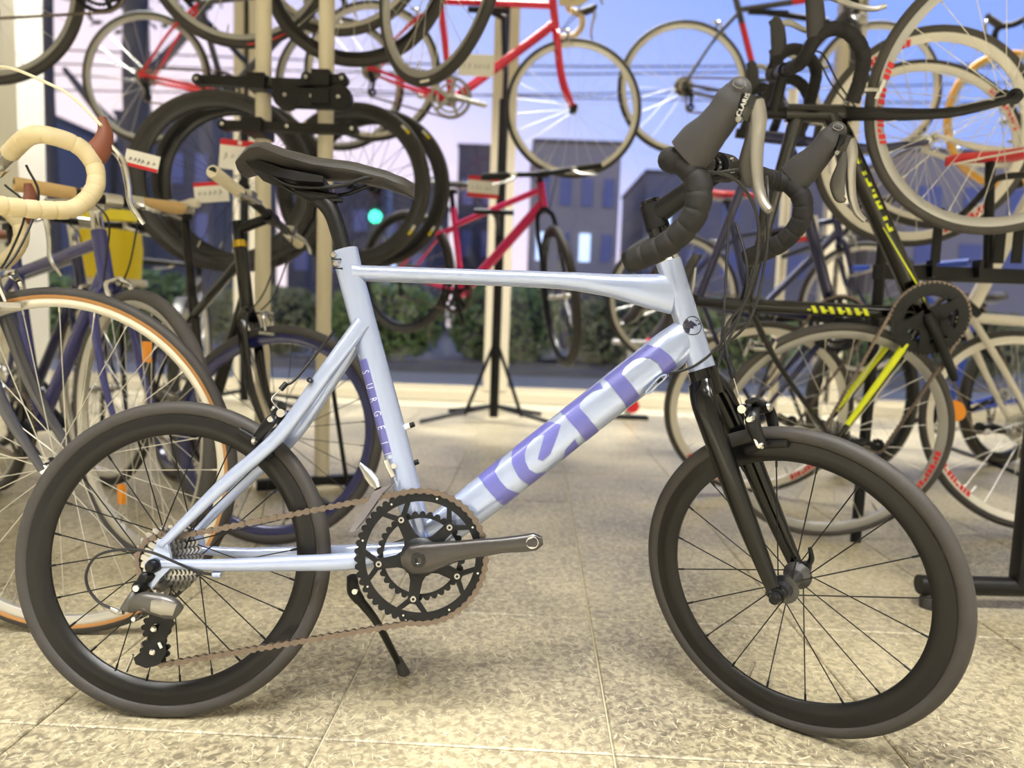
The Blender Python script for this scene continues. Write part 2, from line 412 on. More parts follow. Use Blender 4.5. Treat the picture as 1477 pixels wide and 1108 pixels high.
    if bar:
        a = HT+hu*(spacer); b = a+V(stem*.985, 0, stem*.17+rise)
        q = MB(); q.sweep([HT, a+hu*.022], .0155, n=12); q.sweep([a, b], [.016, .014], n=10); q.sweep([b+V(0, -.022, 0), b+V(0, .022, 0)], .019, n=12); q.build('stem', stemm, root, mtx=SB)
        if bar == 'drop':
            t = MB(); w = barw-.008
            core = cat([b, b+V(0, -.09, 0), b+V(0, -.5*w-.03, 0)], 3)
            t.sweep(core, .0135, n=10); t.sweep([V(p.x, -p.y, p.z) for p in core], .0135, n=10); t.build('handlebar', M_blackm if barm is M_grip else M_steel, root, mtx=SB)
            for y in (-1, 1):
                path = cat([b+V(x_*bs, y*y_, z_*bs) for x_, y_, z_ in ((0, .07, 0), (.002, w*.8, 0), (.02, w-.008, -.001), (.062, w, -.008), (.086, w, -.035), (.084, w+.004, -.075), (.055, w+.008, -.115), (.01, w+.01, -.13), (-.045, w+.01, -.137))]+([b+V(-.1*bs, y*(w+.01), -.137*bs)] if vintage else []), 8)
                t = MB(); tape(t, resample(path, .0032), .0155, .024); t.build('bar_tape', barm, root, mtx=SB)
                if vintage:
                    h = MB(); h.sweep(cat([b+V(.088, y*w, -.03), b+V(.108, y*w, -.004), b+V(.118, y*w, .03), b+V(.112, y*w, .062)], 5), [.024, .021, .015, .008], [.014, .0135, .011, .007], n=12, ref=(0, 1, 0)); h.build('hood', hoodm, root, mtx=SB)
                    l = MB(); l.sweep(cat([b+V(.122, y*w, .012), b+V(.148, y*w, -.012), b+V(.158, y*(w+.003), -.06), b+V(.162, y*(w+.006), -.1), b+V(.185, y*(w+.01), -.135)], 5), [.006, .007, .006, .005, .004], [.009, .008, .008, .007, .004], n=8, ref=(0, 1, 0)); l.build('brake_lever', leverm, root, mtx=SB)
                    continue
                h = MB(); h.sweep(cat([b+V(.06, y*w, -.004), b+V(.092, y*w, .012), b+V(.125, y*w, .032), b+V(.138, y*w, .052)], 5), [.02, .021, .019, .012], [.015, .0155, .0145, .01], n=12, ref=(0, 1, 0)); h.build('hood', hoodm, root, mtx=SB)
                l = MB(); l.sweep(cat([b+V(.128, y*w, .03), b+V(.142, y*w, .004), b+V(.138, y*(w+.005), -.045), b+V(.142, y*(w+.012), -.09), b+V(.155, y*(w+.018), -.115)], 5), [.008, .0085, .007, .006, .005], [.01, .009, .0085, .008, .005], n=8, ref=(0, 1, 0)); l.build('brake_lever', leverm, root, mtx=SB)
        else:
            t = MB(); w = barw*1.38; t.sweep(cat([b+V(-.03, -w, .012), b+V(-.012, -w*.42, .007), b, b+V(-.012, w*.42, .007), b+V(-.03, w, .012)], 6), .0125, n=10); t.build('handlebar', M_blackm, root, mtx=SB)
            for y in (-1, 1):
                g = MB(); e = b+V(-.03, y*w, .012); i_ = b+V(-.012-.018*(w*.58-.125)/(w*.58), y*(w-.125), .007+.005*(w*.58-.125)/(w*.58)); g.sweep([i_, e*.9+i_*.1, e], [.016, .017, .0165], n=12); g.build('grip', grips or M_grip, root, mtx=SB)
                l = MB(); l.box(b+V(.0, y*(w-.145), .006), (.03, .03, .03)); l.sweep(cat([b+V(.018, y*(w-.15), -.0), b+V(.045, y*(w-.12), -.015), b+V(.03, y*(w-.04), -.025)], 5), [.007, .006, .005], n=7); l.build('brake_lever', leverm, root, mtx=SB)
        if cables:
            c = MB()
            for y in (-1, 1): c.sweep(cat([b+V(.03, y*.06, -.01), b+V(.06, y*.035, -.06), HB+V(.06, y*.03, .05), HB+V(.02, y*.02, -.02)], 6), .0024, n=5)
            c.build('brake_cable', M_cable, root, mtx=SB)
    if brakes:
        for nm, P, mt in (('front', CR-hu*.03+hp*.03, S), ('rear', V(BB.x*.42, 0, hz+.0)+(ST-V(0, 0, hz))*.56, None)):
            cpos = FH+hu*(R-.008)+hp*.012 if nm == 'front' else V(0, 0, hz)+(ST-V(0, 0, hz)).normalized()*(R-.002)
            c = MB()
            for y in (-1, 1): c.sweep(cat([cpos+hu*.045, cpos+hu*.03+V(0, y*.03, 0), cpos-hu*.012+V(0, y*.026, 0)], 4), [.007, .007, .005], n=7)
            c.box(cpos-hu*.018+V(0, -.018, 0), (.045, .008, .009)); c.box(cpos-hu*.018+V(0, .018, 0), (.045, .008, .009)); c.sweep([cpos+hu*.045-V(.03, 0, 0), cpos+hu*.045+V(.02, 0, 0)], .006, n=8)
            c.build('brake_caliper', leverm, root, mtx=mt)
    if guard:
        for ctr, mt, a0, a1 in ((V(0, 0, hz), None, 200, 60), (FH, S, 170, 40)):
            g = MB(); P = [ctr+V(math.cos(R_(a0+(a1-a0)*i/20))*(R+.016), 0, math.sin(R_(a0+(a1-a0)*i/20))*(R+.016)) for i in range(21)]
            g.sweep(P, .004, .024, n=8, ref=(0, 1, 0)); g.build('mudguard', guard, root, mtx=mt)
    # painted marks: (tube, start, end, half-height fractions, material)
    tubes = {'down': (BB, HB+hu*.03, dt), 'seat': (BB, ST, tt*1.02), 'top': (ST-su*slope, HT-hu*.03, tt), 'head': (HB, HT, tt*1.25)}
    for tb, polys, m in decals:
        p0, p1, r = tubes[tb]; d = (p1-p0); L = d.length; d.normalize(); q = V(-d.z, 0, d.x); r = r*1.03
        bm = slices([[(u*L, w*r) for u, w in p] for p in polys], r*.25)
        def fn(u, w, p0=p0, d=d, q=q, r=r):
            w = max(-r*.999, min(r*.999, w)); return p0+d*u+q*w+V(0, -math.sqrt(r*r-w*w)-.0006, 0)
        lay(bm, fn, 'lettering', m, root)
    return root, dict(BB=BB, ST=ST, HT=HT, HB=HB, FH=FH, CR=CR, S=S, hu=hu, hp=hp, su=su, R=R, WB=WB)
def rim_marks(root, which, R, tw, rimd, segs, m, y=-1):
    """painted strokes on the drive side wall of a rim"""
    w = [c for c in root.children if c.name.split('.')[0] == 'wheel'][which]
    for a0, a1 in segs:
        mb = MB(); ro = R-tw-.003; ri = R-tw-rimd*.85; yy = y*(tw*.42+.0012); a = a0; k = 0
        while a < a1:
            d = (2.4, 1.6, 2.0)[k % 3]; i0 = len(mb.v); r0 = ri if k % 4 != 3 else (ri+ro)/2
            mb.v += [(r*math.cos(R_(q)), yy, r*math.sin(R_(q))) for r, q in ((ro, a), (ro, a+d), (r0, a+d+.8), (r0, a+.8))]; mb.f.append((i0, i0+1, i0+2, i0+3)); a += d+.7; k += 1
        mb.build('lettering', m, w)
# ------------------------------------------------------------------ the shop: floor, walls, window
def floor_material():
    m = bpy.data.materials.new('worn_concrete_tile'); m.use_nodes = True; t = m.node_tree; b = t.nodes['Principled BSDF']; N = t.nodes.new; L = t.links.new
    g = N('ShaderNodeNewGeometry'); info = N('ShaderNodeObjectInfo')
    def noise(scale, detail, mapping=None, dist=0, src=None):
        n = N('ShaderNodeTexNoise'); n.inputs['Scale'].default_value = scale; n.inputs['Detail'].default_value = detail; n.inputs['Distortion'].default_value = dist
        if mapping:
            mp = N('ShaderNodeMapping'); mp.inputs['Rotation'].default_value = (0, 0, mapping[0]); mp.inputs['Scale'].default_value = (mapping[1], mapping[2], 1)
            vr = N('ShaderNodeVectorRotate'); vr.rotation_type = 'Z_AXIS'; vr.inputs['Angle'].default_value = mapping[0]; L(g.outputs['Position'], vr.inputs['Vector']); mp.inputs['Rotation'].default_value = (0, 0, 0)
            L(vr.outputs[0], mp.inputs[0]); L(mp.outputs[0], n.inputs[0])
        else: L(g.outputs['Position'], n.inputs[0])
        return n
    def ramp(n, p0, c0, p1, c1):
        r = N('ShaderNodeValToRGB'); e = r.color_ramp.elements; e[0].position = p0; e[0].color = c0; e[1].position = p1; e[1].color = c1; L(n.outputs['Fac'], r.inputs[0]); return r
    def mixc(fac, a, b_):
        x = N('ShaderNodeMix'); x.data_type = 'RGBA'
        if isinstance(fac, float): x.inputs[0].default_value = fac
        else: L(fac, x.inputs[0])
        for k, v in ((6, a), (7, b_)):
            if isinstance(v, tuple): x.inputs[k].default_value = v
            else: L(v, x.inputs[k])
        return x.outputs[2]
    C = lambda c: lin(c)+(1,)
    big = ramp(noise(1.7, 5), .36, C((96, 89, 74)), .66, C((192, 180, 146)))
    fine = ramp(noise(75, 6, None, .8), .38, C((86, 78, 64)), .62, C((204, 193, 160)))
    col = mixc(.42, big.outputs[0], fine.outputs[0])
    for ang, sx_, sy_, lo in ((.4, 260, 34, .645), (1.25, 230, 28, .65), (2.3, 280, 36, .645), (2.9, 210, 22, .655)):
        r = ramp(noise(1, 2, (ang, sx_, sy_)), lo, (0, 0, 0, 1), lo+.05, (.55, .55, .55, 1)); col = mixc(r.outputs[0], col, C((226, 217, 186)))
    for ang, sx_, sy_, lo in ((.9, 240, 30, .66), (2.0, 210, 24, .665)):
        r = ramp(noise(1, 2, (ang, sx_, sy_)), lo, (0, 0, 0, 1), lo+.05, (.6, .6, .6, 1)); col = mixc(r.outputs[0], col, C((104, 94, 76)))
    hs = N('ShaderNodeHueSaturation'); ra = N('ShaderNodeMapRange'); ra.inputs[3].default_value = .93; ra.inputs[4].default_value = 1.05; L(info.outputs['Random'], ra.inputs[0]); L(ra.outputs[0], hs.inputs['Value']); L(col, hs.inputs['Color'])
    L(hs.outputs[0], b.inputs['Base Color']); b.inputs['Roughness'].default_value = .36; b.inputs['Specular IOR Level'].default_value = .4
    nb = noise(75, 5, None, .8); bu = N('ShaderNodeBump'); bu.inputs['Strength'].default_value = .25; bu.inputs['Distance'].default_value = .0015; L(nb.outputs['Fac'], bu.inputs['Height']); L(bu.outputs[0], b.inputs['Normal'])
    return m
M_tile = floor_material(); M_grout = mat('grout', (198, 190, 164), .8)
M_cream = mat('cream_painted_metal', (222, 213, 190), .45, 0, noise=.06, nscale=4)
M_wall = mat('white_wall', (232, 230, 222), .7); M_dark = mat('dark_gap', (60, 54, 48), .8)
XL, XR, YB, YW, ZC = -4.2, 4.6, -2.6, 5.45, 3.6
fl = struct(MB().box(((XL+XR)/2, (YB+YW)/2, -.056), (XR-XL, YW-YB, .1)).build('floor', M_grout, smooth=0))
TX, TY, ROT = .44, .495, -.03
tm = MB(); gx = TX-.0035; gy = TY-.0035; c_ = .0022
q = []
for z, k in ((-.006, 0), (-c_, 0), (0, c_)):
    q.append(tm.ring([(-gx/2+k, -gy/2+k, z), (gx/2-k, -gy/2+k, z), (gx/2-k, gy/2-k, z), (-gx/2+k, gy/2-k, z)]))
tm.bridge(q[0], q[1]); tm.bridge(q[1], q[2]); tm.f.append(tuple(q[2])); tme = tm.mesh('tile', 0); tme.materials.append(M_tile)
cR, sR = math.cos(ROT), math.sin(ROT)
for i in range(-9, 10):
    for j in range(-7, 10):
        u, w_ = (i+.5)*TX, (j+.5)*TY; x, y = .172+u*cR-w_*sR, 1.035+u*sR+w_*cR
        if XL+.25 < x < XR-.25 and -1.9 < y < YW-.28 and abs(x) < 1.2+.85*max(y, .2):
            o = bpy.data.objects.new('tile', tme); COL.objects.link(o); o.location = (x, y, 0); o.rotation_euler = (0, 0, ROT); o.parent = fl
struct(MB().box(((XL+XR)/2, (YB+YW)/2, ZC+.05), (XR-XL, YW-YB, .1)).build('ceiling', M_wall, smooth=0))
struct(MB().box(((XL+XR)/2, YB-.05, ZC/2), (XR-XL, .1, ZC)).build('wall_back', M_wall, smooth=0))
struct(MB().box((XL-.05, (YB+YW)/2, ZC/2), (.1, YW-YB, ZC)).build('wall_left', M_wall, smooth=0))
struct(MB().box((XR+.05, (YB+YW)/2, ZC/2), (.1, YW-YB, ZC)).build('wall_right', M_wall, smooth=0))
pc = at(15, 250, 4.2); struct(MB().box((pc.x-.19, 4.3, ZC/2), (.5, .24, ZC)).build('pillar', mat('pillar_paint', (226, 222, 208), .6, noise=.08, nscale=3), smooth=0))
struct(MB().box(((XL+XR)/2, YW+.03, .035), (XR-XL, .16, .07)).build('trim_1', M_cream, smooth=0), 'low cream sill under the shop window')
struct(MB().box(((XL+XR)/2, YW+.03, 3.52), (XR-XL, .12, .16)).build('trim_2', M_cream, smooth=0))
def glass_mat():
    m = bpy.data.materials.new('window_glass'); m.use_nodes = True; t = m.node_tree; t.nodes.remove(t.nodes['Principled BSDF']); o = t.nodes['Material Output']
    a = t.nodes.new('ShaderNodeBsdfTransparent'); a.inputs[0].default_value = (.94, .96, .97, 1); g = t.nodes.new('ShaderNodeBsdfGlossy'); g.inputs['Roughness'].default_value = .02
    fr_ = t.nodes.new('ShaderNodeFresnel'); fr_.inputs[0].default_value = 1.35; mx = t.nodes.new('ShaderNodeMixShader'); t.links.new(fr_.outputs[0], mx.inputs[0]); t.links.new(a.outputs[0], mx.inputs[1]); t.links.new(g.outputs[0], mx.inputs[2]); t.links.new(mx.outputs[0], o.inputs[0]); return m
M_glass = glass_mat()
posts = [XL, -1.99, -.125, 2.35, XR]
for i, (a, b_) in enumerate(zip(posts, posts[1:])):
    fo_ = MB(); 
    fo_.box((a+.055, YW+.03, 1.76), (.07, .1, 3.36)).box((b_-.055, YW+.03, 1.76), (.07, .1, 3.36)).box(((a+b_)/2, YW+.03, .085), (b_-a-.16, .05, .05)).box(((a+b_)/2, YW+.03, 3.42), (b_-a-.16, .05, .05))
    wf = struct(fo_.build('window_%d' % (i+1), M_cream, smooth=0)); MB().box(((a+b_)/2, YW+.03, 1.755), (b_-a-.17, .008, 3.3)).build('pane', M_glass, wf, smooth=0)
    struct(MB().box((a, YW+.035, 1.76), (.035, .06, 3.36)).build('trim_%d' % (i+3), M_dark, smooth=0))
# ------------------------------------------------------------------ outside
M_asph = mat('pavement_grey', (176, 166, 142), .85, noise=.25, nscale=3); M_road = mat('asphalt', (120, 112, 98), .85, noise=.2, nscale=3)
struct(MB().box((0, 7.1, -.11), (40, 3.1, .1)).build('sidewalk', M_asph, smooth=0)); struct(MB().box((0, 28, -.22), (90, 36, .1)).build('road', M_road, smooth=0))
struct(MB().box((0, 8.72, -.03), (40, .16, .14)).build('kerb', mat('kerb_stone', (150, 146, 138), .8, noise=.2, nscale=6), smooth=0))
struct(MB().box((0, 9.3, -.05), (40, 1.0, .12)).build('ground_verge', mat('dry_litter', (206, 166, 104), .9, noise=.6, nscale=9, col2=(128, 126, 70)), smooth=0))
# hedge: one clipped bush after another, each with its own leaves
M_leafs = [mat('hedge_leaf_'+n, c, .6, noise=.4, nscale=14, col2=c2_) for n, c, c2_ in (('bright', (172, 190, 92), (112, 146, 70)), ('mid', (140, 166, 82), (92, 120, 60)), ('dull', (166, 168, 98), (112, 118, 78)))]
def foliage(name, cx, cy, z0, rx, ry, rz, n, size, m, parent, sd):
    rg = random.Random(sd); v, f_ = [], []
    for _ in range(n):
        while True:
            a, b_, c = rg.uniform(-1, 1), rg.uniform(-1, 1), rg.uniform(-1, 1); d = abs(a)**3+abs(b_)**3+abs(c)**3
            if .35 < d < 1: break
        p = Vector((cx+a*rx, cy+b_*ry, z0+rz+c*rz)); u = Vector((rg.uniform(-1, 1), rg.uniform(-1, 1), rg.uniform(-1, 1))).normalized(); w_ = u.cross(Vector((rg.uniform(-1, 1), rg.uniform(-1, 1), rg.uniform(-1, 1)))).normalized(); s_ = size*rg.uniform(.6, 1.3)
        i = len(v); v += [tuple(p-u*s_), tuple(p+w_*s_*.5), tuple(p+u*s_), tuple(p-w_*s_*.5)]; f_.append((i, i+1, i+2, i+3))
    me = bpy.data.meshes.new(name); me.from_pydata(v, [], f_); o = link(name, me, m, parent); o['kind'] = 'stuff'; return o
where = ['past the far edge of the window', 'behind the black folding handlebar', 'under the dark carbon wheels', 'beneath the seat of the pale blue bike', 'beside the cream window post', 'under the pale blue top tube', 'behind the pale blue head tube', 'behind the black and yellow bike', 'behind the white frame']
for i in range(9):
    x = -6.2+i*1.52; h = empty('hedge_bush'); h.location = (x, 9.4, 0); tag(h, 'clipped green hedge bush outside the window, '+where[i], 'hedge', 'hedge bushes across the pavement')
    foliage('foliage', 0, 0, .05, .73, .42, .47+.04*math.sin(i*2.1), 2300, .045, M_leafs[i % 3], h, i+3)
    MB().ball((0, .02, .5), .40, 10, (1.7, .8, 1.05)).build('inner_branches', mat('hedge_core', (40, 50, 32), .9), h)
# dark street trees
M_bark = mat('dark_bark', (86, 84, 80), .9, noise=.4, nscale=9); M_tleaf = mat('dusk_leaf', (104, 110, 88), .7, noise=.4, nscale=8)
for nm, px, d, r, lab, fo in (('a', 200, 10.6, .19, 'thick dark tree trunk outside behind the silver wheel', 1), ('b', 73, 11.5, .09, 'slim dark tree trunk outside near the white pillar', 1)):
    p = at(px, 150, d); t = empty('street_tree'); t.location = (p.x, p.y, -.1); tag(t, lab, 'tree', 'street trees at dusk')
    m = MB(); m.sweep(cat([(0, 0, 0), (.02, 0, 2), (-.03, 0, 4.2), (.05, 0, 6.5)], 5), [r*1.25, r, r*.95, r*.6], n=12); m.build('trunk', M_bark, t)
    if r < .1: continue
    m = MB()
    m.sweep(cat([(0, 0, 3.0), (-.5, 0, 3.35), (-1.1, .1, 4.0)], 5), [r*.5, r*.4, r*.2], n=8); m.sweep(cat([(0, 0, 3.8), (.6, .1, 4.5), (1.2, 0, 5.2)], 5), [r*.5, r*.35, r*.15], n=8); m.build('branch', M_bark, t)
    foliage('crown', -.2, 0, 4.6, 1.5, 1.0, 1.2, 420, .07, M_tleaf, t, 40+px)
# far buildings in silhouette
M_b1 = mat('dusk_wall_blue', (118, 118, 124), .9); M_b2 = mat('dusk_wall_grey', (152, 148, 142), .9); M_b3 = mat('dusk_wall_dark', (92, 90, 92), .9); M_win = mat('dim_window', (96, 108, 150), .3); M_lit = mat('lit_window', (205, 225, 255), .4, emis=1.1)
def building(px0, px1, ptop, d, m, lab, rows, cols, lit=()):
    a = at(px0, 450, d); b_ = at(px1, 450, d); h = at((px0+px1)/2, ptop, d).z; r = empty('far_building'); r.location = (a.x*.5+b_.x*.5, d+3, -.2); tag(r, lab, 'building', 'far buildings across the street'); w_ = b_.x-a.x-.9
    mb = MB(); mb.box((0, 0, h/2), (w_, 6, h)).build('wall', m, r, smooth=0); MB().box((0, 0, h+.06), (w_+.1, 6.1, .12)).build('roof', M_b3, r, smooth=0)
    for i in range(cols):
        for j in range(rows):
            o = MB().box((-w_/2+w_*(i+.5)/cols, -3.02, h*(.35+.55*(j+.5)/rows)), (w_/cols*.5, .06, h/rows*.28)).build('window', M_lit if (i, j) in lit else M_win, r, smooth=0)
building(-180, 96, 152, 20, M_b1, 'dark blue low building beyond the thin tree trunk', 2, 5)
building(150, 330, 158, 23, M_b3, 'dark building beyond the thick tree trunk', 2, 4)
building(395, 640, 258, 26, M_b3, 'dark building beyond the traffic light', 2, 5, ((3, 0),))
building(640, 728, 205, 32, M_b3, 'narrow dark building beside the cream window post', 2, 2)
building(742, 905, 198, 24, M_b2, 'grey building beyond the red bike front wheel', 2, 4, ((0, 0), (2, 0)))
building(905, 1235, 246, 27, M_b1, 'blue grey building beyond the drop handlebars', 2, 6, ((0, 1),))
building(1275, 1700, 215, 25, M_b2, 'grey building beyond the wheels on the rack', 2, 6)
# shop sign on the grey building
p = at(770, 222, 23.6); s_ = empty('shop_sign'); s_.location = (p.x, 26.9, p.z); 
# traffic light
p = at(556, 450, 15); t = empty('traffic_light'); t.location = (p.x, 15, -.2); tag(t, 'traffic light glowing green outside the window', 'traffic light')
M_pl = mat('galvanised_pole', (140, 146, 152), .6); zg = at(545, 315, 15).z+.2; xg = at(545, 315, 15).x-p.x
MB().sweep([(0, 0, 0), (0, 0, 3.6)], .09, n=12).build('pole', M_pl, t); MB().box((xg, -.16, zg+.12), (.34, .2, .9)).build('housing', M_b3, t, smooth=0)
for i, (m, z) in enumerate(((mat('green_lamp', (70, 240, 190), .3, emis=3.0), zg), (mat('dark_lamp', (60, 50, 46), .4), zg+.28), (mat('dark_red_lamp', (80, 40, 40), .4), zg+.5))):
    MB().lathe([(.0001, -.06), (.09, -.05), (.125, 0), (.0001, 0)], n=18, o=(xg, -.27, z)).build('lamp', m, t)
# overhead wires
for i, (y0, y1) in enumerate(((66, 92), (88, 96), (128, 118), (100, 150))):
    a = at(-60, y0, 18+i); b_ = at(1500, y1, 18+i); m = MB(); m.sweep(cat([a, (a+b_)/2-Vector((0, 0, .25)), b_], 6), .022, n=5)
    o = m.build('overhead_wire', M_b3); tag(o, ('upper', 'second', 'third', 'lowest')[i]+' overhead wire crossing the dusk sky', 'wire', 'overhead wires')
# parked car with its lamp on
p = at(800, 385, 13); c = empty('parked_car'); c.location = (p.x, 13.6, -.17); tag(c, 'dark car with a lit headlamp behind the hedge', 'car')
M_car = mat('dark_car_paint', (52, 54, 74), .3, coat=.5)
mb = MB(); mb.prism([(-1.7, .3), (-1.75, .75), (-1.5, .95), (-1.0, 1.0), (-.55, 1.48), (.9, 1.52), (1.55, 1.02), (1.95, .95), (2.0, .35), (1.5, .25), (-1.2, .25)], -.8, .8); mb.build('body', M_car, c)
MB().prism([(-.9, 1.02), (-.52, 1.42), (.82, 1.45), (1.35, 1.05)], -.81, .81).build('side_window', mat('car_glass', (40, 46, 66), .1), c)
for x in (-1.15, 1.25):
    MB().lathe([(.12, -.84), (.3, -.84), (.33, -.78), (.33, -.6), (.0001, -.6)], n=20, o=(x, 0, .32)).build('wheel', M_rubber, c)
hp_ = at(785, 357, 12.8); MB().ball((hp_.x-c.location.x, hp_.y-c.location.y+.02, hp_.z+.17), .06, 10).build('headlamp', mat('warm_lamp', (255, 236, 190), .3, emis=4), c)
COL.objects.unlink(s_); bpy.data.objects.remove(s_)
# ------------------------------------------------------------------ the show bicycle (small-wheeled road bike)
M_frame = mat('pearl_blue_paint', (174, 187, 221), .2, .5, coat=.5)
M_decal = mat('violet_print', (96, 98, 172), .35, .1, coat=.4)
M_decal2 = mat('pale_print', (205, 212, 240), .35)
M_pale = mat('white_paint_mark', (225, 226, 232), .4)
M_fork = mat('fork_gloss_black', (5, 5, 8), .16, 0, coat=.15, spec=.4)
M_lever = mat('lever_grey_alloy', (168, 165, 160), .3, .85)
M_leverk = mat('lever_dark_plate', (92, 90, 88), .35, .6)
M_white = mat('white_plastic', (232, 230, 224), .4)
MAIN = empty('road_bicycle'); MAIN.location = (-.526, 1.092, 0); MAIN.rotation_euler = (R_(-8.475), 0, R_(.823))
tag(MAIN, 'pale pearl blue small-wheeled road bike with violet lettering, standing on its kickstand', 'bicycle')
bpy.context.view_layer.update(); MMI = MAIN.matrix_basis.inverted()
RW, WBm, HA = .2485, .985, R_(72)
AX = V(-math.cos(HA), 0, math.sin(HA)); PP = V(math.sin(HA), 0, math.cos(HA)); FHm = V(WBm, 0, RW); PT = FHm-PP*.045
SM = Matrix.Translation(PT) @ Matrix.Rotation(-.729, 4, AX) @ Matrix.Translation(-PT)
SMI = SM.inverted()
def bp(px, py, yb=0, st=False):
    """where the sight line through a point of the side view meets the plane y = yb of the bicycle"""
    o = MMI @ CAM; d = (MMI.to_3x3() @ ray(px, py))
    if st: o = SMI @ o; d = SMI.to_3x3() @ d
    t = (yb-o.y)/d.y; return o+d*t
BBm = V(.395, 0, .270); STm = V(.2463, 0, .7507); HTm = V(.7788, 0, .7486); HBm = V(.8358, 0, .5781)
f = MB(); YR = (0, 1, 0)
sd = (BBm-STm).normalized()
f.sweep([STm, STm+sd*.03, STm+sd*.12, STm+sd*.3, BBm-sd*.02], [.0225, .0215, .021, .0225, .021], [.0175, .0172, .017, .0175, .02], n=24, ref=YR, pw=2.2)          # seat tube
f.sweep(cat([V(.262, 0, .7148), V(.45, 0, .715), V(.6, 0, .7145), V(.68, 0, .7095), V(.74, 0, .703), V(.785, 0, .699)], 5), [.0125, .0125, .0135, .0185, .0275, .034], [.016, .017, .018, .018, .018, .017], n=24, ref=YR, pw=2.3)
hd = (HTm-HBm).normalized()
f.sweep([HBm-hd*.001, HBm+hd*.03, HTm-hd*.02, HTm+hd*.004], [.0225, .0215, .0205, .0212], n=26)
DT0 = V(.408, 0, .2925); DT1 = V(.822, 0, .640); dd = (DT1-DT0).normalized()
DTA, DTB = .032, .0235
f.sweep([DT0, DT0+dd*.1, DT0+dd*.3, DT1-dd*.05, DT1], [.029, DTA, DTA, DTA*1.04, DTA*.9], [.021, DTB, DTB, DTB*.96, .016], n=36, ref=YR, pw=2.1)
f.sweep([BBm+V(0, -.036, 0), BBm+V(0, .036, 0)], .0235, n=24)
# gussets at the head tube
for y in (-1, 1):
    f.sweep(cat([V(.006, y*.063, .250), V(.0956, y*.051, .2488), V(.19, y*.0455, .253), V(.275, y*.04, .2575), V(.37, y*.024, .2685)], 6), [.0068, .0095, .012, .0135, .0125], [.006, .008, .009, .009, .009], n=16, ref=YR)
    f.sweep(cat([V(.007, y*.062, .278), V(.0885, y*.0535, .368), V(.1688, y*.043, .4484), V(.235, y*.030, .552), V(.284, y*.014, .632)], 6), [.0066, .0105, .0115, .0125, .0135], [.006, .008, .009, .0095, .009], n=16, ref=YR)
    f.prism([(-.012, .236), (-.016, .25), (-.006, .262), (.002, .286), (.014, .29), (.022, .262), (.024, .246), (.008, .228), (-.002, .214), (-.014, .22)], y*.062-.0035, y*.062+.0035)
fr = f.build('frame', M_frame, MAIN)
# weld beads and fittings
w = MB(); w.sweep([V(STm.x+.018, 0, .7148), V(STm.x+.03, 0, .7148)], [.0185, .0138], [.0195, .0165], n=20, ref=YR); w.build('weld_collar', M_frame, fr)
w = MB(); w.sweep([bp(497, 470, -.012), bp(520, 497, -.012)], [.005, .005], n=6)
for i in range(2):
    c = bp((481, 485)[i], (368, 381)[i], -.018)
    b = MB(); b.lathe([(.0001, -.004), (.004, -.004), (.0055, -.002), (.0055, .006), (.0001, .006)], n=14, o=c); b.lathe([(.0001, -.0045), (.0028, -.0045), (.0028, -.003), (.0001, -.003)], n=6, o=c); b.build('clamp_bolt', M_chrome, fr)
    p = bp((478, 480)[i], (374, 387)[i], -.0182); q = bp((491, 493)[i], (374, 387.5)[i], -.0182)
    b = MB(); b.sweep([p+V(0, -.0004, 0), q+V(0, -.0004, 0)], .0009, n=6); b.ball(q+V(0, -.0004, 0), .0016, 6); b.build('clamp_slot', M_blackm, fr)
for px, py in ((597, 612), (603, 666)):
    c = bp(px, py, 0); c = V(c.x+.0, 0, c.z); n_ = V(.93, 0, .37); b = MB(); c = c-n_*.006; b.sweep([c-n_*.012, c-n_*.001], .0052, n=12); b.build('bottle_boss', M_white, fr)
    b = MB(); b.sweep([c-n_*.001, c+n_*.007], [.0045, .0042], n=12); b.build('boss_bolt', M_blackm, fr)
c = bp(447.5, 548.5, -.045); b = MB(); b.lathe([(.0022, -.006), (.0042, -.006), (.0042, .004), (.0022, .004)], n=12, o=c, closed=True); b.build('cable_port', M_blackm, fr)
c = bp(313, 829, -.05); b = MB(); b.sweep([c-V(.006, 0, 0), c+V(.006, 0, 0)], .0052, n=12); b.build('cable_stop', M_frame, fr)
g = [bp(x, y, -.022) for x, y in ((932, 566), (942, 554), (952, 544), (960, 541), (959, 546), (948, 556), (938, 566))]
b = MB(); b.sweep(cat(g, 4, True), .0016, n=6, closed=True); b.build('cable_grommet', M_frame, fr)
b = MB(); b.sweep([bp(955, 546, -.021), bp(948, 552, -.019)], .003, n=8); b.build('grommet_hole', M_blackm, fr)
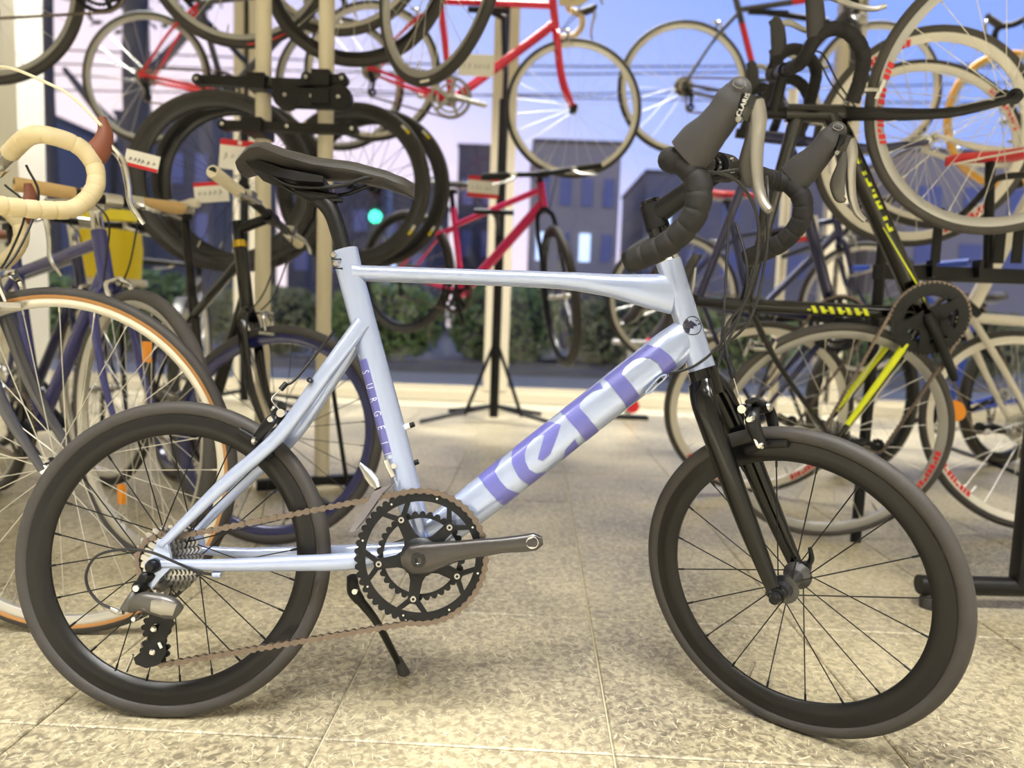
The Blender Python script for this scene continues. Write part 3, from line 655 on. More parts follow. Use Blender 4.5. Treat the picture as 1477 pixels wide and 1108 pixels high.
# --- lettering on the down tube (band of letters wrapped round the tube)
dq = V(-dd.z, 0, dd.x)
def dt_uv(px, py):
    p = bp(px, py, -.019); r = p-DT0; return (r.dot(dd), r.dot(dq))
def dt_surf(u, w_):
    t = max(-.9995, min(.9995, w_/(DTA*1.012))); return DT0+dd*u+dq*(t*DTA*1.012)+V(0, -DTB*1.02*(1-abs(t)**2.1)**(1/2.1)-.0004, 0)
c1 = lambda L: [(560+x/3.357, 560+y/3.357) for x, y in L]; c2 = lambda L: [(600+x/2.639, 340+y/2.639) for x, y in L]
letters = [c1([(432, 426), (555, 326), (515, 402), (540, 445), (575, 485), (645, 520), (580, 580), (545, 562), (500, 512)]),
           c1([(836, 178), (800, 165), (765, 160), (695, 195), (632, 252), (602, 300), (595, 335), (602, 375), (632, 432), (660, 456), (700, 480), (785, 405), (720, 415), (682, 392), (664, 355), (660, 318), (672, 280), (705, 240), (757, 222), (722, 345), (748, 352), (785, 320)]),
           c1([(905, 248), (925, 285), (842, 368), (852, 338), (858, 300)]),
           c2([(548, 664), (696, 545), (712, 580), (672, 592), (640, 618), (624, 640), (622, 655), (700, 746), (652, 788)]),
           c2([(711, 532), (868, 408), (925, 426), (968, 460), (1003, 505), (1012, 520), (952, 560), (940, 520), (920, 487), (890, 466), (860, 463), (825, 473), (797, 497), (783, 525), (862, 620), (812, 662)])]
for L in letters:
    bm = slices([[dt_uv(*p) for p in L]], .003)
    bm2 = bm
    lay(bm2, dt_surf, 'lettering', M_decal, fr)
# --- violet band with upright lettering on the seat tube
sq = V(-sd.z, 0, sd.x)*-1
def st_uv(px, py):
    p = bp(px, py, -.014); r = p-STm; return (r.dot(sd), r.dot(sq))
def st_surf(u, w_, lift=0):
    A_, B_ = .0222, .0176; t = max(-.9995, min(.9995, w_/A_)); return STm+sd*u+sq*(t*A_)+V(0, -B_*(1-abs(t)**2.2)**(1/2.2)-.0004-lift, 0)
ua, wa = st_uv(529, 517); ub, wb_ = st_uv(566, 655)
sgn = 1 if st_uv(490, 520)[1] > st_uv(540, 520)[1] else -1
lay(slices([[(ua, wa), (ub, wb_), (ub, sgn*.0216), (ua, sgn*.0216)]], .0025), st_surf, 'lettering', M_decal, fr)
for ch, px, py in (('S', 526.5, 537), ('U', 532.5, 557.5), ('R', 538, 577), ('G', 544, 597), ('E', 549.5, 617)):
    me = text_mesh(ch, .0175); u0, w0 = st_uv(px, py); bm = bmesh.new(); bm.from_mesh(me); bpy.data.meshes.remove(me)
    for v in bm.verts:      # letters read down the tube
        x, y = v.co.x, v.co.y; v.co = (u0+x*.7, w0-y*sgn*1.05, 0)
    cut(bm, .003); lay(bm, lambda u, w_: st_surf(u, w_, .0004), 'lettering', M_decal2, fr)
for py in (637, 654):
    u0, w0 = st_uv(560, py); lay(slices([[(u0, wa), (u0+.0012, wa), (u0+.0012, sgn*.0214), (u0, sgn*.0214)]], .0025), lambda u, w_: st_surf(u, w_, .0004), 'lettering', M_decal2, fr)
# --- round badge on the head tube
hc = bp(999, 470, -.019); 
def ht_surf(x, z, lift=.0005):
    P = HBm+hd*((V(x, 0, z)-HBm).dot(hd)); w_ = (V(x, 0, z)-P).dot(V(hd.z, 0, -hd.x)); r = .0213; w_ = max(-r*.99, min(r*.99, w_)); return P+V(hd.z, 0, -hd.x)*w_+V(0, -math.sqrt(r*r-w_*w_)-lift, 0)
rr = .0148
b = MB(); b.sweep([ht_surf(hc.x+rr*math.cos(a), hc.z+rr*math.sin(a)) for a in [2*math.pi*i/40 for i in range(40)]], .0006, n=5, closed=True); b.build('badge_ring', M_blackm, fr)
M_badge = mat('badge_dark_violet', (38, 36, 66), .25, .3, coat=.5)
bird = [(-.0135, .005), (-.009, .0105), (-.0065, .006), (-.004, .0085), (.008, .0005), (.0005, -.001), (.001, -.0055), (-.004, -.004), (-.0055, -.0125), (-.0095, -.011), (-.0135, -.004)]
lay(slices([[(hc.x+x, hc.z+z) for x, z in bird]], .003), lambda x, z: ht_surf(x, z, .0007), 'badge', M_badge, fr)
lay(slices([[(hc.x+.003, hc.z+.0085), (hc.x+.009, hc.z+.0075), (hc.x+.007, hc.z+.0095)], [(hc.x+.008, hc.z+.004), (hc.x+.0125, hc.z+.006), (hc.x+.0105, hc.z+.001)]], .003), lambda x, z: ht_surf(x, z, .0007), 'badge', M_badge, fr)
# headset cups
b = MB(); b.sweep([HTm+hd*.004, HTm+hd*.012], [.0212, .017], n=24); b.sweep([HTm+hd*.012, HTm+hd*.016], [.018, .018], n=20); b.build('headset', M_chrome, MAIN)
# --- wheels
wheel(MAIN, Matrix.Translation((0, 0, RW)), RW, .025, .032, True, 24, 110, .055, .024, True, M_rubber, M_rimblk, M_spokeb, M_hubk, phase=.1)
wheel(MAIN, SM @ Matrix.Translation(FHm), RW, .025, .032, False, 20, 110, .048, .0225, True, M_rubber, M_rimblk, M_spokeb, M_hubk, phase=.13)
# axle nuts / quick release
b = MB(); b.lathe([(.0001, -.078), (.007, -.078), (.0095, -.070), (.0095, -.066), (.0115, -.066), (.0115, -.058), (.005, -.058)], n=16, o=FHm); b.sweep([FHm+V(0, -.062, -.002), FHm+V(-.012, -.064, .004)], [.008, .005], n=8); b.build('axle_nut', M_blackmet, MAIN, mtx=SM)
b = MB(); b.lathe([(.005, .058), (.011, .058), (.011, .066), (.0085, .078), (.0001, .078)], n=16, o=FHm); b.sweep(cat([FHm+V(0, .07, 0), FHm+V(.008, .074, .014), FHm+V(.006, .072, .034)], 4), [.005, .005, .0035], n=8); b.build('quick_release', M_blackmet, MAIN, mtx=SM)
b = MB(); b.lathe([(.0001, -.084), (.006, -.084), (.009, -.079), (.009, -.073), (.0105, -.073), (.0105, -.066), (.005, -.066)], n=16, o=(0, 0, RW)); b.build('axle_nut', M_blackmet, MAIN)
# --- fork
k = MB(); CRm = HBm-hd*.004
k.sweep([HBm-hd*.0005, HBm-hd*.02, HBm-hd*.045], [.0235, .0245, .022], [.0235, .025, .03], n=22, ref=YR)
for y in (-1, 1):
    k.sweep(cat([V(.842, y*.018, .556), V(.857, y*.035, .525), V(.892, y*.044, .445), V(.935, y*.049, .345), V(.976, y*.053, .254)], 7), [.021, .0215, .0195, .0165, .0115], [.012, .0125, .0115, .0105, .0075], n=18, ref=YR, pw=2.2)
    k.prism([(.968, .262), (.984, .262), (.994, .25), (.990, .238), (.978, .236), (.966, .246)], y*.055-.004, y*.055+.004)
k.build('fork', M_fork, MAIN, mtx=SM)
# --- front brake
def caliper(mtx, C, uu, ff, name='brake_caliper'):
    c = MB()
    for y in (-1, 1):
        c.sweep(cat([C+uu*.034+V(0, y*.004, 0), C+uu*.033+V(0, y*.022, 0), C+uu*.022+V(0, y*.035, 0), C+uu*.002+V(0, y*.037, 0), C-uu*.024+V(0, y*.028, 0)], 5), [.0095, .0105, .0115, .0105, .0085], [.006, .0065, .0065, .006, .005], n=12)
    c.sweep([C+uu*.03-ff*.026, C+uu*.03+ff*.016], .0085, n=14); c.sweep(cat([C+uu*.032+V(0, -.004, 0)+ff*.006, C+uu*.046+V(0, -.022, 0)+ff*.006, C+uu*.048+V(0, -.04, 0)+ff*.004], 4), [.009, .0085, .006], [.005, .005, .004], n=10)
    o = c.build(name, M_blackmet, MAIN, mtx=mtx)
    c = MB(); c.sweep([C+uu*.03+ff*.014, C+uu*.03+ff*.02], [.0085, .006], n=14); c.sweep([C+uu*.018+V(0, -.04, 0)-ff*.004, C+uu*.018+V(0, -.034, 0)-ff*.004], .008, n=14); c.build('pivot_cap', M_steel, o)
    for y in (-1, 1):
        p = MB(); p.sweep(cat([C-uu*.027+V(0, y*.016, 0)-ff*.034, C-uu*.024+V(0, y*.0155, 0), C-uu*.029+V(0, y*.016, 0)+ff*.034], 4), .0062, .0045, n=10, ref=YR); p.build('brake_pad', M_blackm, o)
        p = MB(); p.lathe([(.0001, -.007), (.003, -.007), (.0062, -.003), (.0062, .003), (.0001, .003)], n=12, o=C-uu*.021+V(0, y*.034, 0)); p.build('brake_bolt', M_chrome, o)
    p = MB(); p.lathe([(.0001, -.008), (.004, -.008), (.0066, -.004), (.0066, .004), (.0001, .004)], n=14, o=C+uu*.022+V(0, -.04, 0)); p.build('brake_bolt', M_chrome, o)
    p = MB(); p.lathe([(.0001, -.006), (.0066, -.006), (.0066, .006), (.0001, .006)], n=12, o=C+uu*.04+V(0, -.042, 0)-ff*.006); p.build('cable_anchor', M_chrome, o)
    return o
FC = FHm+AX*(RW-.004)+PP*.032
caliper(SM, FC, AX, PP)
ss = (V(.284, 0, .632)-V(.007, 0, .278)).normalized(); RC = V(0, 0, RW)+ss*(RW+.001)+V(.0, 0, .0); rp = V(-ss.z, 0, ss.x)
RC = RC+rp*.016
caliper(None, RC, ss, rp)
c = MB(); pA = FC+AX*.036+V(0, -.038, 0)-PP*.008; c.sweep([pA+AX*.065-PP*.0, pA, pA-AX*.045+PP*.004], .0009, n=5); c.build('brake_wire', M_steel, MAIN, mtx=SM)
c = MB(); c.sweep([pA-AX*.044+PP*.004, pA-AX*.056+PP*.005], .0022, n=8); c.build('wire_end', M_white, MAIN, mtx=SM)
c = MB(); c.sweep([pA+AX*.052, pA+AX*.062, pA+AX*.064, pA+AX*.085], [.0045, .0055, .0042, .0036], n=10); c.build('barrel_adjuster', M_blackm, MAIN, mtx=SM)
# --- stem, bar, tape, hoods, levers
SC = V(.748, 0, .838); CL = V(.8674, 0, .891)
b = MB(); b.sweep([HTm+hd*.016, HTm+hd*.062], .0172, n=20); b.build('headset_spacer', M_blackp, MAIN, mtx=SM)
for i in range(3):
    b = MB(); q = HTm+hd*(.018+i*.0135); b.sweep([q, q+hd*.0118], .018, n=22); b.build('headset_spacer', M_blackp, MAIN, mtx=SM)
b = MB(); b.sweep([HTm+hd*.06, HTm+hd*.102], [.0195, .0185], n=20); sA = HTm+hd*.083; b.sweep([sA-V(.004, 0, .002), sA*.5+CL*.5, CL], [.0185, .0165, .0175], [.017, .015, .018], n=18, ref=YR)
b.sweep([CL+V(0, -.022, 0), CL+V(0, .022, 0)], .0215, n=20); b.build('stem', M_blackm, MAIN, mtx=SM)
b = MB(); b.lathe([(.0001, 0), (.0165, 0), (.0165, .006), (.006, .009), (.006, .005), (.0001, .005)], n=16, axis='Z'); b.build('stem_cap', M_blackp, MAIN, mtx=SM @ Matrix.Translation(HTm+hd*.103) @ Matrix.Rotation(R_(-18.5), 4, 'Y'))
for z in (-.008, .008):
    b = MB(); q = CL+V(.0205, 0, 0)+V(0, -.013, z); b.sweep([q, q+V(.005, 0, 0)], .0035, n=10); b.build('clamp_bolt', M_chrome, MAIN, mtx=SM)
b = MB(); b.sweep([CL+V(0, -.1, 0), CL+V(0, .1, 0)], .0135, n=14); b.sweep([CL+V(0, -.045, 0), CL+V(0, .045, 0)], .0158, n=16); b.build('handlebar', M_blackp, MAIN, mtx=SM)
DROP = [(.9215, .8555), (.9262, .833), (.918, .806), (.893, .7805), (.862, .765), (.826, .753)]
for y in (-1, 1):
    path = [V(CL.x, y*.06, CL.z), V(CL.x+.001, y*.12, CL.z-.001), V(.8715, y*.172, .887), V(.883, y*.195, .8825), V(.903, y*.203, .877)]+[V(x, y*(.204+.008*i/5), z) for i, (x, z) in enumerate(DROP)]
    P = resample(cat(path, 10), .003); t = MB(); tape(t, P, .0164, .023, 16); t.build('bar_tape', M_grip, MAIN, mtx=SM)
    e = P[-1]; d_ = (P[-1]-P[-4]).normalized(); t = MB(); t.sweep([e-d_*.002, e+d_*.004, e+d_*.006], [.0165, .0165, .012], n=16); t.build('bar_plug', M_blackm, MAIN, mtx=SM)
    h = MB(); yy = y*.205
    h.sweep(cat([V(.909, yy, .884), V(.926, yy, .899), V(.942, yy, .9125), V(.956, yy, .927), V(.968, yy, .941), V(.977, yy, .952)], 5), [.0285, .0285, .0235, .0212, .0222, .0178], [.0175, .018, .0175, .0165, .016, .0125], n=22, ref=YR, pw=2.25)
    h.ball((.976, yy, .951), .0172, 12, (1, .72, 1)); hd_o = h.build('hood', M_hood, MAIN, mtx=SM)
    # bracket plate with name, pivot, lever
    l = MB(); l.sweep(cat([V(.9935, yy, .943), V(.990, yy, .931), V(.983, yy, .918)], 4), [.012, .013, .011], [.0145, .0142, .012], n=14, ref=YR, pw=2.6); lo = l.build('lever_bracket', M_blackp, MAIN, mtx=SM)
    l = MB(); l.sweep(cat([V(.998, yy, .936), V(1.0015, yy, .915), V(1.0, yy+y*.001, .893), V(1.0005, yy+y*.003, .868), V(1.0035, yy+y*.006, .842), V(1.0105, yy+y*.01, .820), V(1.0215, yy+y*.014, .806)], 6), [.0095, .0098, .0088, .0078, .0068, .006, .0045], [.0105, .0105, .0098, .009, .0085, .0078, .005], n=16, ref=YR); lv = l.build('brake_lever', M_lever, MAIN, mtx=SM)
    l = MB(); l.sweep(cat([V(.992, yy-y*.006, .918), V(.989, yy-y*.01, .895), V(.984, yy-y*.012, .868), V(.988, yy-y*.01, .845), V(.996, yy-y*.006, .84)], 5), [.006, .0085, .0125, .0085, .003], [.004, .0045, .0045, .004, .003], n=12, ref=YR); l.build('shift_paddle', M_leverk, MAIN, mtx=SM)
    p = MB(); p.lathe([(.0001, -.002), (.0036, -.002), (.0042, 0), (.0042, .004), (.0001, .004)], n=14, o=(.984, yy-.0162, .916) if y < 0 else (.984, yy-.0165, .916)); p.build('pivot_pin', M_steel, lo)
    p = MB(); p.sweep(cat([V(.9755, yy-.0145, .9575), V(.9845, yy-.0125, .9515), V(.9905, yy-.0125, .9565), V(.981, yy-.0135, .963)], 3, True), .0007, n=5, closed=True); p.build('name_plate_rim', M_steel, lo)
    if y < 0:
        me = text_mesh('CLARIS', .0085); bm = bmesh.new(); bm.from_mesh(me); bpy.data.meshes.remove(me); ca, sa_ = math.cos(R_(62)), math.sin(R_(62))
        for v in bm.verts: x_, z_ = v.co.x, v.co.y; v.co = (.9885+x_*ca-z_*sa_, yy-.0152, .932+x_*sa_+z_*ca)
        me = bpy.data.meshes.new('lettering'); bm.to_mesh(me); bm.free(); link('lettering', me, M_white, lo)
# --- cables at the front
def cable(pts, name='brake_cable', r=.0024, m=None, st=True, sub=8):
    c = MB(); c.sweep(cat(pts, sub), r, n=7); return c.build(name, m or M_cable, MAIN, mtx=SM if st else None)
cable([V(.905, -.19, .868), V(.93, -.1, .86), V(.945, -.05, .80), V(.925, -.034, .70), pA+AX*.13+PP*.012, pA+AX*.085])
cable([V(.9, -.1, .872), V(.925, -.04, .875), V(.935, -.012, .83), V(.925, .0, .75), V(.905, -.02, .665), V(.885, -.045, .60)])
cable([V(.9, .1, .872), V(.925, .035, .872), V(.938, .005, .83), V(.93, .02, .75), V(.915, .0, .66), V(.875, -.03, .61)])
c = MB(); c.sweep([V(.9355, -.008, .826), V(.931, -.003, .792)], .0043, n=10); c.sweep([V(.931, .0, .786), V(.9275, .002, .765)], .0046, n=10); c.build('barrel_adjuster', M_blackm, MAIN, mtx=SM)
# shift cable that runs from the head tube port round to the down tube
cc = [bp(x, y, yb) for x, y, yb in ((1061, 320, -.05), (1077, 380, -.06), (1072, 440, -.06), (1040, 495, -.05), (1003, 527, -.036), (965, 540, -.024))]
cable(cc, 'shift_cable', .0022, None, False)
cc = [bp(x, y, yb) for x, y, yb in ((1052, 300, -.03), (1046, 420, -.04), (1042, 480, -.04), (1036, 530, -.03))]
cable(cc, 'shift_cable', .0022, None, False)
# --- seatpost and saddle
p = MB(); p.sweep(cat([STm+sd*.04, STm-sd*.004, bp(483, 316), bp(472, 296), bp(458, 286)], 5), [.0142, .0142, .0142, .015, .013], [.0142, .0142, .0142, .0145, .013], n=18, ref=YR); p.build('seatpost', M_blackm, MAIN)
h = MB(); a0, a1 = bp(428, 277), bp(488, 285); h.sweep(cat([a0, a0*.5+a1*.5+V(0, 0, -.004), a1], 4), [.006, .012, .006], [.014, .02, .014], n=14, ref=YR); h.sweep([bp(478, 290)-V(0, .008, 0), bp(496, 291)-V(0, .008, 0)], .0045, n=8); h.build('seat_clamp', M_blackmet, MAIN)
def prof(t):
    X_ = [0, .06, .16, .3, .45, .62, .8, .92, 1]; Z_ = [.897, .916, .9185, .9085, .9015, .8985, .888, .877, .866]
    for i in range(len(X_)-1):
        if t <= X_[i+1]: u = (t-X_[i])/(X_[i+1]-X_[i]); u = u*u*(3-2*u)*.5+u*.5; return Z_[i]*(1-u)+Z_[i+1]*u
    return Z_[-1]
sdl = saddle_mesh(.074, .3565, prof, .066, .0195, drop=.034).build('saddle', M_saddle, MAIN)
sh = MB(); sh.prism([(.088, .885), (.10, .888), (.15, .872), (.215, .862), (.215, .852), (.17, .853), (.125, .862), (.098, .872)], -.034, .034); sh.build('saddle_shell', M_blackm, MAIN)
r = MB()
for y in (-.022, .022): r.sweep(cat([V(.12, y, .868), V(.165, y, .848), V(.235, y, .85), V(.285, y*.8, .868), V(.325, y*.4, .866)], 6), .0034, n=8)
r.build('saddle_rail', M_blackmet, MAIN)
# --- drive train
cr_ = MB(); RG = .1012; YC = -.0475
gear_ring(cr_, 50, RG, .0845, YC-.0018, YC+.0018, .0055, (BBm.x, BBm.z)); co = cr_.build('chainring', M_blackmet, MAIN)
cr_ = MB(); gear_ring(cr_, 34, .0685, .058, YC+.006, YC+.009, .0055, (BBm.x, BBm.z)); cr_.build('chainring', M_blackmet, MAIN)
# spider arms and struts
sp = MB(); A0 = math.atan2(.303-.27, .564-.395)
for i in range(5):
    a = A0+R_(36)+i*2*math.pi/5; d_ = V(math.cos(a), 0, math.sin(a)); q_ = V(-d_.z, 0, d_.x)
    sp.prism([(v.x, v.z) for v in (BBm+d_*.018+q_*.017, BBm+d_*.036+q_*.0095, BBm+d_*.053+q_*.0085, BBm+d_*.066+q_*.0088, BBm+d_*.071+q_*.004, BBm+d_*.071-q_*.004, BBm+d_*.066-q_*.0088, BBm+d_*.053-q_*.0085, BBm+d_*.036-q_*.0095, BBm+d_*.018-q_*.017)], YC-.006, YC-.0005)
    for s_ in (-1, 1):
        e1 = BBm+V(math.cos(a+s_*.27), 0, math.sin(a+s_*.27))*.0895; m0 = BBm+d_*.062
        n_ = (e1-m0).normalized(); n2 = V(-n_.z, 0, n_.x); sp.prism([(v.x, v.z) for v in (m0+n2*.0045, e1+n2*.0035, e1-n2*.0035, m0-n2*.0045)], YC-.0016, YC+.0016)
sp.lathe([(.03, YC-.007), (.03, YC-.0005), (.005, YC-.0005), (.005, YC-.012), (.022, YC-.012)], n=28, o=(BBm.x, 0, BBm.z), closed=True)
sp.build('spider', M_blackmet, co)
for i in range(5):
    a = A0+R_(36)+i*2*math.pi/5; q = BBm+V(math.cos(a), 0, math.sin(a))*.0635
    b = MB(); b.lathe([(.0022, YC-.0075), (.0045, YC-.0075), (.0052, YC-.006), (.0052, YC), (.0022, YC)], n=14, o=(q.x, 0, q.z), closed=True); b.build('chainring_bolt', M_steel, co)
for i in range(8):
    a = A0+R_(20)+i*math.pi/4; q = BBm+V(math.cos(a), 0, math.sin(a))*.0915
    b = MB(); b.lathe([(.0001, YC-.003), (.0017, YC-.003), (.0017, YC), (.0001, YC)], n=8, o=(q.x, 0, q.z)); b.build('shift_pin', M_chrome, co)
M_arm = mat('satin_anodised_black', (84, 82, 83), .3, .85)
for y in (-1, 1):
    e = V(.564, 0, .303)-BBm; e = e*(1 if y < 0 else -1); n_ = e.normalized(); q_ = V(-n_.z, 0, n_.x)
    c = MB(); c.sweep(cat([BBm-n_*.026+V(0, y*.058, 0), BBm-n_*.012+V(0, y*.062, 0), BBm+n_*.012+V(0, y*.066, 0), BBm+n_*.06+q_*.003+V(0, y*.071, 0), BBm+n_*.125+q_*.002+V(0, y*.078, 0), BBm+n_*.158+V(0, y*.081, 0), BBm+n_*.176+V(0, y*.082, 0), BBm+n_*.188+V(0, y*.082, 0)], 5), [.011, .0225, .0235, .0155, .0118, .013, .0135, .006], [.006, .009, .0105, .0085, .0075, .0072, .0072, .005], n=20, ref=YR, pw=2.5)
    co2 = c.build('crank_arm', M_arm, MAIN)
    pe = BBm+n_*.172
    c = MB(); c.lathe([(.0052, y*.0885), (.0092, y*.0885), (.0092, y*.083), (.0052, y*.083)], n=18, o=(pe.x, 0, pe.z), closed=True); c.lathe([(.0001, y*.0855), (.0055, y*.0855), (.0055, y*.08), (.0001, y*.08)], n=14, o=(pe.x, 0, pe.z)); c.build('pedal_thread', M_chrome, co2)
    c = MB(); c.lathe([(.0045, y*.0772), (.0055, y*.078), (.0105, y*.078), (.0115, y*.075), (.0115, y*.070), (.0045, y*.070)], n=20, o=(BBm.x, 0, BBm.z), closed=True); c.build('crank_bolt', M_blackp, co2)
c = MB(); cassette(c, -.02, -.048, .054, .025, 8, (0, RW)); c.build('cassette', M_steel, MAIN)
# chain: cassette, top run, chainring, lower run, two pulleys
gp = bp(226, 905, -.05); lp = bp(224, 938, -.05)
rc_ = .0415; yk = -.036
P = [V(-.006, yk, RW+rc_), V(.02, yk, RW+rc_-.003)]+[V(BBm.x-.02, YC, BBm.z+.099)]+arc(BBm.x, BBm.z, .1005, 95, -96, YC, 26)+[V(lp.x+.012, -.045, lp.z-.022), V(lp.x, -.045, lp.z-.022), V(lp.x-.018, -.045, lp.z-.012), V(lp.x-.02, -.045, lp.z+.006), V(lp.x-.006, -.044, lp.z+.022), V(gp.x+.012, -.042, gp.z-.01), V(gp.x+.019, -.04, gp.z+.008), V(gp.x+.008, -.038, gp.z+.02), V(gp.x-.01, -.037, gp.z+.026)]
dx = gp.x; P += [V(-.026, yk, RW-.034), V(-.040, yk, RW-.01), V(-.0405, yk, RW+.01), V(-.028, yk, RW+.031)]
chain_mesh(P).build('chain', M_chain, MAIN)
# --- rear derailleur
hang = bp(203, 846, -.068)
d = MB(); d.sweep(cat([V(-.004, -.064, RW-.02), bp(210, 832, -.07), hang], 4), [.008, .0085, .0095], [.005, .006, .008], n=12, ref=YR); d.lathe([(.0001, -.014), (.0055, -.014), (.0095, -.009), (.0105, .01), (.0001, .01)], n=18, o=hang); do = d.build('rear_derailleur', M_blackmet, MAIN)
d = MB(); d.lathe([(.0001, -.0155), (.0045, -.0155), (.0058, -.0135), (.0058, -.012), (.0001, -.012)], n=16, o=hang); d.build('pivot_bolt', M_chrome, do)
d = MB(); d.sweep(cat([bp(187, 876, -.075), bp(205, 868, -.085), bp(228, 872, -.088), bp(246, 878, -.086), bp(258, 884, -.08)], 5), [.009, .0135, .0165, .0165, .011], [.007, .009, .010, .010, .007], n=16, ref=YR, pw=2.4); d.build('parallelogram_body', M_leverk, do)
d = MB(); d.sweep(cat([bp(219, 874, -.095), bp(234, 876, -.098), bp(252, 880, -.094)], 4), [.009, .0115, .009], [.003, .004, .003], n=12, ref=YR, pw=3); d.build('outer_plate', M_lever, do)
d = MB(); d.sweep(cat([bp(197, 852, -.072), bp(188, 866, -.078), bp(180, 880, -.08)], 4), [.006, .007, .0075], n=10); d.build('cable_arm', M_leverk, do)
d = MB(); d.sweep([bp(170, 884, -.08), bp(178, 882, -.08)], [.004, .005], n=10); d.sweep([bp(160, 878, -.08), bp(170, 883, -.08)], [.0035, .0042], n=10); d.build('barrel_adjuster', M_steel, do)
d = MB(); d.lathe([(.0001, -.014), (.003, -.014), (.0045, -.01), (.0045, .004), (.0001, .004)], n=12, o=bp(199, 890, -.09)); d.build('limit_screw', M_chrome, do)
for y_, nm in ((-.058, 'cage_plate'), (-.042, 'cage_plate')):
    d = MB(); pts = [bp(x, y, y_) for x, y in ((240, 880), (252, 884), (248, 905), (238, 925), (240, 942), (230, 958), (212, 964), (196, 958), (193, 949), (206, 938), (216, 926), (228, 908))]; d.prism([(p.x, p.z) for p in pts], y_-.0012, y_+.0012); d.build(nm, M_blackmet, do)
for c_, nm in ((gp, 'guide_pulley'), (lp, 'tension_pulley')):
    d = MB(); gear_ring(d, 11, .0225, .006, -.0525, -.0475, .005, (c_.x, c_.z)); d.build(nm, M_blackm, do)
    d = MB(); d.lathe([(.0001, -.063), (.003, -.063), (.0048, -.061), (.0048, -.048), (.0001, -.048)], n=14, o=(c_.x, 0, c_.z)); d.build('pulley_bolt', M_chrome, do)
d = MB(); d.sweep([bp(229, 927, -.062), bp(233, 935, -.062)], .0022, n=8); d.build('wire_end', M_white, do)
cable([bp(x, y, yb) for x, y, yb in ((307, 829, -.052), (285, 825, -.06), (255, 812, -.075), (215, 796, -.085), (175, 793, -.088), (140, 802, -.088), (125, 825, -.087), (127, 848, -.085), (142, 868, -.083), (161, 878, -.08)) ], 'shift_cable', .0021, None, False)
# --- front derailleur
d = MB(); pts = [bp(x, y, -.05) for x, y in ((541, 708), (567, 697), (552, 712), (527, 748), (511, 767), (504, 767))]; d.prism([(p.x, p.z) for p in pts], -.0555, -.0545); d.prism([(p.x+.004, p.z) for p in pts], -.0405, -.0395); fo = d.build('front_derailleur', mat('derailleur_steel', (140, 138, 150), .2, 1), MAIN)
d = MB(); d.sweep(cat([bp(519, 669, -.035), bp(530, 683, -.038), bp(541, 697, -.042), bp(545, 705, -.046)], 4), [.003, .008, .009, .006], [.002, .005, .006, .005], n=10, ref=YR); d.build('link_arm', M_steel, fo)
d = MB(); d.sweep([bp(557, 664, -.02), bp(567, 688, -.02)], .005, .004, n=8); d.sweep([bp(569, 672, -.02)+V(0, -.006, 0), bp(569, 672, -.02)+V(0, .004, 0)], .0045, n=10); d.build('mount_bolt', M_chrome, fo)
# --- kickstand
d = MB(); d.sweep(cat([bp(508, 832, .03), bp(510, 852, .035), bp(519, 866, .04)], 4), [.009, .011, .009], [.012, .012, .01], n=12, ref=YR); ko = d.build('kickstand', M_blackm, MAIN)
FT = MMI @ (on_floor(583, 972)); d = MB(); d.sweep(cat([bp(519, 866, .04), bp(545, 900, .07), FT+V(-.01, -.005, .02)], 4), [.008, .0065, .006], n=12); d.build('leg', M_blackm, ko)
d = MB(); d.sweep([FT+V(-.012, -.006, .028), FT+V(-.004, -.002, .01), FT+V(0, 0, -.001)], [.0075, .0095, .0115], n=14); d.build('rubber_foot', M_rubber, ko)
b = MB(); b.lathe([(.0001, -.004), (.0045, -.004), (.0045, .004), (.0001, .004)], n=12, o=bp(512, 853, .02)); b.build('pivot_bolt', M_chrome, ko)
# rear brake cable and seat tube cables
cable([bp(x, y, yb) for x, y, yb in ((482, 478, .0), (455, 512, -.0), (425, 548, -.012), (410, 556, -.02))], 'brake_cable', .0024, None, False)
c = MB(); c.sweep([bp(413, 553, -.018), bp(405, 562, -.024)], .0045, n=10); c.build('barrel_adjuster', M_blackm, MAIN)
cable([bp(405, 562, -.024), bp(392, 576, -.03), RC+ss*.042+V(0, -.042, 0)], 'brake_wire', .0011, M_steel, False)
# ------------------------------------------------------------------ the other bicycles
M_navy = mat('navy_paint', (34, 38, 84), .2, .2, coat=.6); M_purp = mat('violet_blue_paint', (66, 68, 132), .25, .3, coat=.6); M_greyf = mat('dark_grey_paint', (70, 70, 78), .3, .3, coat=.4)
M_red = mat('red_paint', (222, 28, 68), .22, .1, coat=.6); M_pink = mat('magenta_paint', (214, 24, 98), .3, .1, coat=.4); M_whitep = mat('white_paint', (230, 224, 212), .3, 0, coat=.5); M_blue = mat('blue_paint', (46, 84, 200), .3, .1, coat=.4)
M_yel = mat('acid_yellow_print', (222, 232, 36), .4); M_redp = mat('red_print', (216, 38, 48), .45); M_cream_t = mat('cream_bar_tape', (226, 214, 180), .65, 0, noise=.25, nscale=35, bump=.3, col2=(204, 184, 138)); M_brown = mat('brown_gum_hood', (138, 80, 58), .55, 0, noise=.2, nscale=40)
M_tan = mat('tan_grip', (214, 180, 124), .6); M_gum = mat('gum_wall', (170, 122, 70), .6); M_whg = mat('white_leather_grip', (226, 216, 190), .55); M_orange = mat('orange_tyre', (232, 172, 70), .6); M_refl = mat('amber_reflector', (240, 150, 30), .25, coat=.5)
M_whsad = mat('white_saddle', (226, 218, 202), .45); M_redsad = mat('red_saddle', (214, 40, 52), .4, coat=.3); M_silver = mat('silver_paint', (190, 190, 194), .3, .6)
